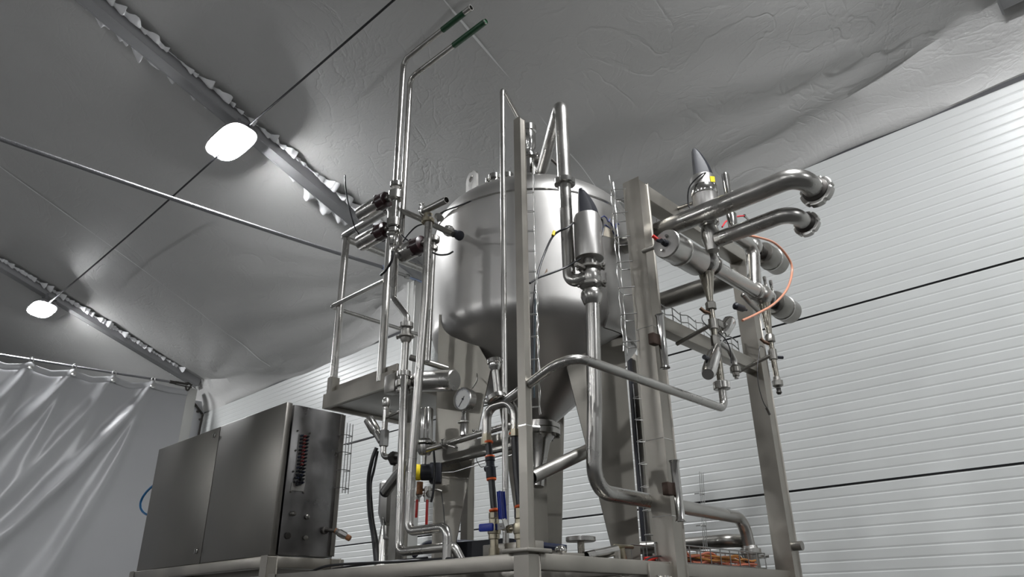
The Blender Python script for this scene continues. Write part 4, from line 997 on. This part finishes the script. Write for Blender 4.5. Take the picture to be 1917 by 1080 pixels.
# vertical valve on riser 1
V1 = V(bx2, Yv, 0); Z1 = lambda yy: zat(bx2, Yv, yy)
uv = thing('diverter_valve', (bx2, Yv, z2), 'upright drum valve with black fin cap and yellow sticker above the pipes', 'valve', vg)
B().lathe(V1, (0, 0, 1), [(Z1(470), .030), (Z1(455), .036), (Z1(445), .044), (Z1(435), .044), (Z1(425), .036), (Z1(420), .048), (Z1(414), .048), (Z1(412), .03), (Z1(392), .03)], 32).build('body', STEEL, uv)
B().lathe(V1, (0, 0, 1), [(Z1(398), .054), (Z1(396), .060), (Z1(362), .060), (Z1(361), .062), (Z1(352), .062), (Z1(351), .060), (Z1(336), .060), (Z1(333), .055)], 40).build('actuator', TANK, uv); uact = ALL[-1]
B().lathe(V1, (0, 0, 1), [(Z1(368), .0615), (Z1(367), .0635), (Z1(353), .0635), (Z1(352), .0615)], 40).build('band', BRIGHT, uact)
Z1o = Z1
fin(V1, Z1(334), Z1(281), .085, .06, 0, rtv).build('cap', BLACKP, uact)
cdir = V(-cos(AZ), -sin(AZ), 0); sdir = (cdir+rtv*.55).normalized(); tdir = V(-sdir.y, sdir.x, 0)
zst = Z1(347); B().prism([V1+sdir*.0605+tdir*-.014+V(0, 0, zst-.018), V1+sdir*.0605+tdir*.014+V(0, 0, zst-.012), V1+sdir*.0605+tdir*.014+V(0, 0, zst+.018), V1+sdir*.0605-tdir*.014+V(0, 0, zst+.012)], sdir*.003).build('sticker', YEL, uact, 'yellow sticker')
hose('air_line', [V1+rtv*.035+V(0, 0, Z1(334)), V1+rtv*-.01-_fh*.066+V(0, 0, Z1(338)), V1-rtv*.075-_fh*.03+V(0, 0, Z1(355)), V1-rtv*.085+V(0, 0, Z1(380)), V1-rtv*.07+V(0, 0, Z1(394))], .0035, BLACK, 'black air line looping around the upright valve drum', 'cable')
# slim vertical cylinder beside it
p_ = at(1358, 330, X=2.86); slz = lambda yy: zat(2.86, p_.y, yy)
t = thing('slim_cylinder', (2.86, p_.y, slz(440)), 'slim polished upright cylinder right of the upright valve', 'cylinder')
B().lathe((2.86, p_.y, 0), (0, 0, 1), [(slz(405), .016), (slz(330), .0185), (slz(326), .016)], 24).build('barrel', BRIGHT, t)
B().lathe((2.86, p_.y, 0), (0, 0, 1), [(slz(440), .020), (slz(402), .024), (slz(399), .018)], 24).build('sleeve', BRIGHT, t)
# rod from frame to valve 1
B().tube([at(1270, 390, Y=1.62), at(1298, 380, Y=1.50)], .010, n=12).build('stay_rod', DULL, None, 'short rod between the top beam and the upright valve', 'rod')
B().tube([at(1205, 470, Y=1.62), at(1232, 460, Y=1.50)], .011, n=12).build('stay_rod', DULL, None, 'short rod between the thick post and the left large drum', 'rod')
# horizontal actuator A1 on the manifold
def bigact(a, d, L, r, label, face=True, frontdark=False):
    a = Vector(a); d = Vector(d).normalized(); t = thing('valve_actuator', a-V(0, 0, r), label, 'actuator', vg)
    B().lathe(a, d, [(0, r*.95), (.004, r), (L*.42, r), (L*.43, r*.97), (L*.97, r*.97), (L, r*.9)], 44).build('drum', DULL if frontdark else STEEL, t)
    dr_ = ALL[-1]; B().lathe(a+d*L*.40, d, [(0, r*.99), (.002, r*1.03), (.012, r*1.03), (.014, r*.99)], 44).build('band', STEEL, dr_)
    B().cyl(a+d*L, a+d*(L+.05), r*.55).build('neck', DARKM, t)
    if face:
        fp_ = B().lathe(a, -d, [(-.001, r*.93), (.002, r*.93)], 40).build('face_plate', TANK, t)
        u, v = V(0, 1, 0), V(0, 0, 1)
        b = B().lathe(a, -d, [(0, .016), (.02, .014), (.022, .010), (.04, .010)], 16); b.cyl(a-d*.02, a-d*.02+u*.03+v*.02, .008, n=12); b.build('air_port', BLACKP, fp_)
        b = B().hexnut(a-d*.008+v*.030-u*.012, d, .008, .012); b.hexnut(a-d*.008-v*.028+u*.018, d, .007, .012); b.build('bolt', BRIGHT, t)
        B().cyl(a-d*.01+u*.035+v*.03, a-d*.03+u*.045+v*.045, .008, n=10).build('red_plug', REDP, fp_)
    return t
bigact(at(1247, 456, Y=Yr), (1, 0, 0), .27, .066, 'left large drum actuator with flat face, black port and red plug')
# main horizontal manifold pipe
mh = thing('manifold_pipe', (3.1, Yr, zT), 'thick horizontal pipe joining the two reducers of the right valve group', 'pipe')
xl_, xr_ = 2.83, 3.39
B().tube([(xl_-.02, Yr, zT-.002), (xr_+.02, Yr, zT-.002)], .036, n=32).build('tube', STEEL, mh)
for x in (xl_+.015, xr_): B().sphere((x, Yr, zT), .056, 28, (1, .95, 1)).build('valve_globe', STEEL, mh)
for x in (xl_+.075, xl_-.05, xr_-.07, xr_+.06): B().lathe((x-.01, Yr, zT), (1, 0, 0), [(0, .038), (.004, .046), (.016, .046), (.02, .038)], 32).build('flange', STEEL, mh)
for x in (xl_+.08, xr_+.02, xr_+.09):
    B().lathe((x, Yr-.02, zT+.03), (0, 0, 1), [(0, .010), (.02, .011), (.022, .008), (.05, .008), (.052, .0095), (.075, .0095)], 16).build('pin_cylinder', BRIGHT, mh)
# riser between pipe 2 valve and manifold
B().lathe(V(xl_+.01, Yr-.01, 0), (0, 0, 1), [(zT+.03, .032), (z2-.04, .030)], 24).build('spool', STEEL, mh)
# second column: elbow from A3 down
c2x, c2y = 3.36, 1.47; z3 = at(1412, 460, Y=c2y).z
p3 = at(1410, 462, Y=c2y)
el = thing('cross_over_pipe', (p3.x, c2y, zT), 'vertical spool with a round elbow rising at the right of the manifold', 'pipe')
B().tube([V(xr_-.04, Yr+.02, zT+.02), V(p3.x, c2y, p3.z), V(p3.x-.22, c2y+.01, p3.z+.005)], .036, .06, n=28).build('tube', STEEL, el)
B().sphere(p3, .05, 26).build('valve_globe', STEEL, el)
bigact(V(p3.x+.30, c2y, p3.z), (-1, 0, 0), .20, .066, 'upper right large drum actuator pointing away from the viewer', False, True)
bigact(V(xr_+.33, Yr, zT), (-1, 0, 0), .20, .066, 'lower right large drum actuator with a dark band', False, True)
# hose + red tube
hose('air_tube', [at(1393, 440, Y=1.40), at(1418, 444, Y=1.36), at(1450, 455, Y=1.33), at(1474, 480, Y=1.32), at(1483, 505, Y=1.32), at(1474, 540, Y=1.33), at(1450, 568, Y=1.35), at(1418, 587, Y=1.38), at(1390, 600, Y=1.40)], .0062, PINK, 'salmon plastic air tube curving down the right valve group', 'tube')
hose('air_tube', [at(1352, 425, Y=1.42), at(1360, 414, Y=1.42), at(1378, 406, Y=1.40), at(1394, 404, Y=1.38)], .0042, REDT, 'thin red air tube behind the lower outlet pipe', 'tube')
b = B().cyl(at(1394, 404, Y=1.38), at(1402, 412, Y=1.38), .006, n=10); b.hexnut(at(1394, 404, Y=1.38), (1, 0, 0), .009, .012); b.build('tube_elbow', BRIGHT, None, 'tiny chrome elbow at the end of the red air tube', 'fitting')
# reducers and sampling risers
def riser(x, y, pts, label):
    t = thing('sampling_riser', (x, y, zat(x, y, pts['bot'])), label, 'pipe'); Zr = lambda yy: zat(x, y, yy)
    B().lathe((x, y, 0), (0, 0, 1), [(Zr(pts['r1']), .014), (Zr(pts['r1']-8), .015), (Zr(pts['r0']+6), .033), (Zr(pts['r0']), .036)], 28).build('reducer', STAIN, t)
    B().lathe((x, y, 0), (0, 0, 1), [(Zr(pts['n']+7), .020), (Zr(pts['n']+6), .025), (Zr(pts['n']-5), .025), (Zr(pts['n']-8), .018)], 8).build('hex_nut', DULL, t)
    B().cyl((x, y, Zr(pts['bot'])), (x, y, Zr(pts['n'])), .0135, n=18).build('tube', STAIN, t)
    B().cyl((x, y, Zr(pts['c']+8)), (x, y, Zr(pts['c']-10)), .021, n=18).build('sleeve', DULL, t)
    b = B().tube([(x, y, Zr(pts['c']-20)), (x-.03, y+.02, Zr(pts['c']-24))], .009, n=10); b.cyl((x-.028, y+.018, Zr(pts['c']-23)), (x-.045, y+.03, Zr(pts['c']-30)), .008); b.build('side_tap', mat('bronze_tap', (.16, .10, .07), .8, .4), t)
    B().tube([(x-.01, y, Zr(pts['c'])), (x-.01, Y0-.02, Zr(pts['c'])-.045)], .0095, n=12).build('support_arm', DULL, t)
    return t, Zr
t, Zr = riser(rx, ry, dict(r0=512, r1=566, n=573, c=608, bot=722), 'left sampling riser under the manifold with two chrome heads')
B().lathe((rx, ry, 0), (0, 0, 1), [(Zr(715), .016), (Zr(680), .017), (Zr(652), .017)], 12).build('threaded_tube', STAIN, t)
B().box((rx+.04, ry-.015, Zr(603)), (.05, .006, .035), None, .006).build('lug_plate', DULL, t)
B().lathe((rx, ry, Zr(665)), (0, 0, 1), [(0, .021), (.09, .021)], 8).build('angle_body', DULL, t)
hd0, hd1 = V(rx, ry, Zr(650)), at(1326, 698, Y=ry-.07); d = hd1-hd0; Ld = d.length
B().lathe(hd0, d, [(0, .02), (Ld*.3, .022), (Ld*.33, .030), (Ld*.95, .031), (Ld*1.05, .024), (Ld*1.05, .008)], 28).build('lower_head', BRIGHT, t)
B().cyl(at(1318, 668, Y=ry-.05), at(1326, 672, Y=ry-.05), .010, n=12).build('black_knob', BLACKP, t)
h0, h1_ = at(1340, 645, Y=ry), at(1364, 605, Y=ry); d = h1_-h0; Ld = d.length
B().lathe(h0, d, [(0, .017), (Ld*.42, .019), (Ld*.44, .023), (Ld*.55, .023), (Ld*.60, .031), (Ld*1.05, .031), (Ld*1.15, .022)], 28).build('upper_head', BRIGHT, t)
B().tube([at(1345, 640, Y=ry), at(1365, 655, Y=ry), at(1375, 676, Y=ry), at(1376, 690, Y=ry)], .0135, .05, n=14).build('curved_tail', STEEL, t)
q = at(1376, 688, Y=ry); B().lathe(q+V(0, 0, 0), (0, 0, -1), [(-.01, .016), (0, .024), (.022, .024), (.024, .016), (.040, .015), (.042, .009), (.052, .009)], 24).build('tail_coupling', DULL, t)
p_ = at(1436, 600, Y=Yr); t, Zr = riser(p_.x, Yr, dict(r0=558, r1=628, n=634, c=665, bot=705), 'right sampling riser ending in a hose coupling')
B().lathe((p_.x, Yr, Zr(722)), (0, 0, 1), [(-.008, .014), (0, .026), (.024, .027), (.03, .018), (.045, .016)], 24).build('coupling', DULL, t)
B().lathe((p_.x, Yr, Zr(738)), (0, 0, 1), [(0, .008), (.008, .014), (.02, .010), (.03, .012)], 18).build('barb', DARKM, t)
B().cyl((p_.x+.02, Yr-.01, Zr(668)), (p_.x+.045, Yr-.03, Zr(668)), .008, n=12).build('thumb_screw', BLACKP, t)
q = at(1385, 577, Y=1.43); b = B().lathe(q+V(-.035, 0, 0), (1, -.15, .0), [(-.015, .008), (-.006, .0175), (.05, .016), (.062, .009), (.08, .006)], 18); b.build('lever_grip', BLACKP, None, 'short black lever grip left of the right reducer', 'handle')
b = B().tube([at(1392, 553, Y=1.42), at(1402, 565, Y=1.42), at(1420, 582, Y=1.44)], .012, .02, n=14); b.sphere(at(1391, 553, Y=1.42), .012); b.build('steel_lever', DULL, None, 'diagonal steel lever under the manifold pipe', 'handle')
hose('sensor_wire', [at(1421, 660, Y=1.42), at(1423, 648, Y=1.42), at(1429, 650, Y=1.42)], .002, BLACK, 'thin black wire loop at the right riser', 'wire')
t = thing('sensor_cable', at(1440, 775, Y=1.42), 'thin dark cable hanging from the right riser to a free plug', 'cable')
B().tube(spline([at(1421, 660, Y=1.42), at(1418, 690, Y=1.42), at(1420, 720, Y=1.42), at(1428, 750, Y=1.42), at(1436, 765, Y=1.42)]), .0018, raw=True, n=8).build('wire', BLACK, t)
B().cyl(at(1435, 763, Y=1.42), at(1441, 776, Y=1.42), .007, n=12).build('plug', DULL, t)
hose('sensor_wire', [at(1326, 588, Y=1.43), at(1316, 590, Y=1.43), at(1315, 600, Y=1.43), at(1326, 612, Y=1.43)], .002, BLACK, 'thin black wire loop at the left riser', 'wire')
hose('sensor_wire', [at(1345, 623, Y=1.42), at(1358, 635, Y=1.42), at(1367, 655, Y=1.42), at(1369, 680, Y=1.42)], .0025, BLACK, 'thin black wire along the curved tail of the left riser', 'wire')
# pipe behind the thick post
bxp = 3.3; zz_ = (at(1240, 563, X=bxp).z+at(1360, 525, X=bxp).z)/2
hp = thing('header_pipe', (bxp, 1.8, zz_), 'thick dark header pipe behind the thick post above the lower beam', 'pipe')
yq_ = at(1226, 568, X=bxp).y
B().tube([V(2.98, yq_, zz_), V(bxp, yq_, zz_), V(bxp, at(1378, 518, X=bxp).y, zz_)], .050, .065, n=28).build('tube', DULL, hp)
# thin bright pipe loop at the tank shoulder behind the thick post
B().tube([at(1136, 373, X=3.05), at(1165, 376, X=3.05), at(1176, 385, X=3.05), at(1182, 440, X=3.05)], .0095, .04, n=12).build('vent_line', BRIGHT, None, 'thin bright bent pipe between tank shoulder and thick post', 'pipe')
# wavy wire tray behind the lower beam
ct_ = thing('wire_tray', (3.1, Y0+.06, zlow), 'wavy wire mesh cable tray along the back of the lower beam', 'cable tray')
b = B(); xs_ = [2.72+.0+(.88)*k/12 for k in range(13)]; yy_ = Y0+.06
for j, zz in enumerate((zlow+.125, zlow+.085, zlow+.045)):
    b.tube(spline([V(x, yy_, zz+.012*(1 if k % 2 else -1)*(.6)+.0*j) for k, x in enumerate(xs_)], 4), .0028, raw=True, n=6)
for k, x in enumerate(xs_):
    b.tube([V(x, yy_, zlow+.13), V(x, yy_, zlow-.0), V(x+.02, yy_+.07, zlow-.0), V(x+.02, yy_+.07, zlow+.09)], .0026, .008, n=6)
b.build('mesh', WIRE, ct_)
# tray under the top beam
ct_ = thing('wire_tray', (2.9, Y0+.05, zt1-.15), 'small wire tray hanging under the top beam of the valve frame', 'cable tray')
b = B(); 
for yo in (.0, .05): b.tube([V(PX1+.05, Y0+.01+yo, zt1-.16), V(PX1+.55, Y0+.01+yo, zt1-.16)], .0028, n=6)
for k in range(6): x = PX1+.10+.08*k; b.tube([V(x, Y0+.01, zt1-.12), V(x, Y0+.01, zt1-.16), V(x, Y0+.06, zt1-.16), V(x, Y0+.06, zt1-.12)], .0028, .006, n=6)
b.build('mesh', WIREB, ct_)

# ================================================================== PLATFORM AND RAILING
PXf = 2.30; zpf = at(617, 740, X=PXf).z
yl, yr = at(608, 765, X=PXf).y, at(738, 705, X=PXf).y
zf0 = at(608, 765, X=PXf).z; zf1 = at(608, 741, X=PXf).z
pl = thing('platform', (PXf, yl, 0), 'elevated steel platform with folded edge above the cabinet', 'platform')
B().bar((PXf, yl, (zf0+zf1)/2), (PXf, yr-.0, (zf0+zf1)/2), .03, zf1-zf0, bev=.003).build('fascia', FRAME, pl)
B().bar((PXf+.02, yl-.03, zf1+.022), (PXf+.02, yr, zf1+.022), .012, .045, bev=.002).build('toe_board', FRAME, pl)
B().box((PXf+.32, (yl+yr)/2, zf0+.022), (.62, yl-yr, .012), None, .002).build('deck', DULL, pl)
B().bar((PXf, yl, (zf0+zf1)/2), (PXf+.64, yl, (zf0+zf1)/2), .03, zf1-zf0, bev=.003).build('end_fascia', FRAME, pl)
B().bar((PXf, yr, (zf0+zf1)/2), (PXf+.64, yr, (zf0+zf1)/2), .03, zf1-zf0, bev=.003).build('end_fascia', FRAME, pl)
b = B()
for k in range(10): y = yl-.06-(yl-yr-.1)*k/10; b.bar((PXf+.012, y, zf1+.002), (PXf+.012, y, zf1+.016), .002, .002, bev=0)
b.build('edge_slots', DARKM, pl)
B().box(at(735, 720, X=PXf-.02)+V(0, -.01, .0), (.06, .09, .10), None, .004).build('bracket_box', DULL, pl)
for (x, y) in ((PXf+.60, yl-.03), (PXf+.60, yr+.05)): B().bar((x, y, 0), (x, y, zf0), .05, .05, upv=(0, 1, 0)).build('support_leg', FRAME, pl)
rl = thing('railing', (PXf, yl-.04, zf1), 'round tube safety railing with mid rail around the platform', 'railing')
zr = at(645, 437, X=PXf).z-.02; zm_ = at(625, 576, X=PXf).z; yc = yl-.03; ye = at(712, 727, X=PXf).y; yce = yc+.0
B().tube([V(PXf, ye, zf1-.035), V(PXf, ye, zr), V(PXf, yc+.02, zr), V(PXf+.95, yc+.02, zr)], .0235, [.05, .045], n=20, hollow=.12).build('top_rail', STEEL, rl)
B().tube([V(PXf-.02, ye, zm_), V(PXf-.02, yc+.04, zm_), V(PXf+.62, yc+.04, zm_), V(PXf+.95, yc+.04, zm_)], .0130, [.03, .03], n=16).build('mid_rail', STEEL, rl)
B().tube([V(PXf+.01, yc-.02, zf1-.03), V(PXf+.01, yc-.02, zr)], .0235, n=20).build('corner_post', STEEL, rl)
B().bar((PXf+.012, yc-.02, zf1-.02), (PXf+.012, yc-.02, zf1+.10), .05, .05, upv=(0, 1, 0)).build('post_foot', FRAME, rl)
B().tube([V(PXf+.93, yc, zf1), V(PXf+.93, yc, zr)], .0235, n=20).build('rear_post', STEEL, rl)

# ================================================================== CABINET
cx0, cz0, cz1 = 1.79, 1.715, at(540, 752, X=1.79).z
cy0, cy1 = at(505, 1040, X=cx0).y, at(257, 1068, X=cx0).y+.0
cx1 = 2.13
cb = thing('control_cabinet', (cx0, cy0, 1.70), 'wide stainless steel electrical cabinet with two doors on a stand', 'cabinet')
B().box(((cx0+cx1)/2+.02, (cy0+cy1)/2, (cz0+cz1)/2), (cx1-cx0-.04, cy1-cy0-.004, cz1-cz0-.006), None, .006).build('body', CABS, cb)
ysp = at(375, 1055, X=cx0).y
for (a, e, nm) in ((cy0-.002, ysp-.003, 'door'), (ysp+.003, cy1+.002, 'door')):
    d_ = B().box((cx0+.012, (a+e)/2, (cz0+cz1)/2), (.034, e-a, cz1-cz0), None, .004).build(nm, CAB, cb)
    if a > cy0+.1:
        for zz in (at(384, 822, X=cx0).z, at(346, 1035, X=cx0).z):
            yk = ysp+.055; b = B().lathe((cx0-.004, yk, zz), (-1, 0, 0), [(0, .015), (.006, .015), (.008, .010)], 20); b.bar((cx0-.014, yk-.004, zz+.014), (cx0-.014, yk+.004, zz-.014), .004, .006, bev=0); b.build('lock', BRIGHT, d_)
B().bar((cx1-.012, cy0-.004, cz0+.01), (cx1-.012, cy0-.004, cz1-.01), .024, .008, upv=(0, 1, 0), bev=.002).build('side_flange', CAB, cb)
# side face: y = cy0
YS = cy0-.002
def sp(px, py): p_ = at(px, py, Y=YS); return p_
gp = [sp(561, 812), sp(576, 812), sp(567, 920), sp(544, 920)]
b = B().prism([V(p_.x, YS+.001, p_.z) for p_ in (sp(560, 812), sp(573, 814), sp(571, 905), sp(568, 920), sp(544, 918), sp(546, 903), sp(551, 903))], (0, -.003, 0)); b.build('gland_plate', TANK, cb)
k = 0
for r in range(14):
    for c in range(3):
        px_ = 563-r*.75+c*5.2; py_ = 816+r*6.6+c*1.2
        if r > 10 and c == 1: px_ += 1
        q = sp(px_, py_); ma = (BLACKP, mat_red, BLACKP)[c] if False else (BLACKP if c != 1 or r > 8 else OXRED if False else BLACKP)
        b = B().lathe((q.x, YS-.003, q.z), (0, -1, 0), [(0, .0062), (.010, .0062), (.012, .004), (.022, .004)], 12)
        b.build('cable_gland', (REDG if (c == 1 and r < 9) else (BLACKP if (r+c) % 3 else NAVY)), cb); k += 1
for i in range(7):
    a = 2*pi*i/7; q = sp(557, 899); q = V(q.x+.017*cos(a), YS-.003, q.z+.022*sin(a)); B().lathe(q, (0, -1, 0), [(0, .007), (.012, .007), (.014, .004)], 12).build('cable_gland', BLACKP, cb)
for px_, py_ in ((557, 806), (580, 811), (553, 843), (549, 882), (544, 920), (568, 922)):
    q = sp(px_, py_); B().lathe((q.x, YS, q.z), (0, -1, 0), [(0, .005), (.006, .004), (.010, .002)], 10).build('screw', DULL, cb)
for px_, py_, L_, r_ in ((546, 962, .030, .011), (574, 968, .014, .0115), (538, 1003, .010, .015), (571, 1007, .012, .0115)):
    q = sp(px_, py_); B().lathe((q.x, YS, q.z), (0, -1, 0), [(0, r_), (L_*.8, r_), (L_, r_*.6)], 20).build('push_button', DULL if r_ < .012 else DARKM, cb)
# rusty drain cock on the cabinet side
q = sp(607, 993); dk = thing('drain_cock', (q.x, YS, q.z), 'rusty drain cock poking out of the cabinet side', 'valve')
e = q+V(.035, -.055, -.005); e2_ = e+V(.045, -.05, -.035)
b = B().lathe((q.x, YS, q.z), (0, -1, 0), [(0, .018), (.012, .018), (.014, .010)], 8); b.tube([V(q.x, YS-.01, q.z), V(q.x+.005, YS-.035, q.z), e], .009, .02); b.build('elbow', DARKM, dk)
B().lathe(e, e2_-e, [(-.01, .010), (0, .014), (.012, .015), (.014, .018), (.050, .018), (.062, .012)], 8).build('body', STEEL, dk)
B().lathe(e2_-(e2_-e).normalized()*.02, e2_-e, [(0, .011), (.004, .014), (.022, .014), (.026, .010)], 12).build('outlet', RUST, dk)
B().lathe(e-(e2_-e).normalized()*.008, e2_-e, [(0, .013), (.012, .013)], 12).build('collar', RUST, dk)
# stand
st_ = thing('cabinet_stand', (cx0, cy0, 0), 'square tube stand under the control cabinet', 'stand')
zs_ = cz0-.003
for a, e in (((cx0, cy0-.02, zs_-.025), (cx0, cy1+.05, zs_-.025)), ((cx1, cy0-.02, zs_-.025), (cx1, cy1+.05, zs_-.025)), ((cx0+.025, cy0, zs_-.026), (cx1+.05, cy0, zs_-.026)), ((cx0+.025, cy1, zs_-.026), (cx1-.025, cy1, zs_-.026))):
    B().bar(a, e, .05, .05, bev=.004).build('rail', FRAME, st_)
for x in (cx0, cx1):
    for y in (cy0+.0, cy1): B().bar((x, y, 0), (x, y, zs_-.002), .054, .054, upv=(0, 1, 0), bev=.004).build('leg', FRAME, st_)
zt_, zb_ = at(290, 897, X=2.0).z, at(275, 976, X=2.0).z; yb_o = at(263, 940, X=2.0).y
zc2 = (zt_+zb_)/2; hz_ = (zt_-zb_)/2; by_ = yb_o-cy1
hose('blue_air_tube', [V(2.0, cy1-.005+by_*max(0, sin(a_))**.8, zc2+hz_*cos(a_)) for a_ in [pi*k/10 for k in range(11)]], .0085, CYAN, 'glossy blue air tube bulging out left of the cabinet', 'tube')

for o in ALL:
    try:
        if '_o' in o: del o['_o']
    except ReferenceError: pass
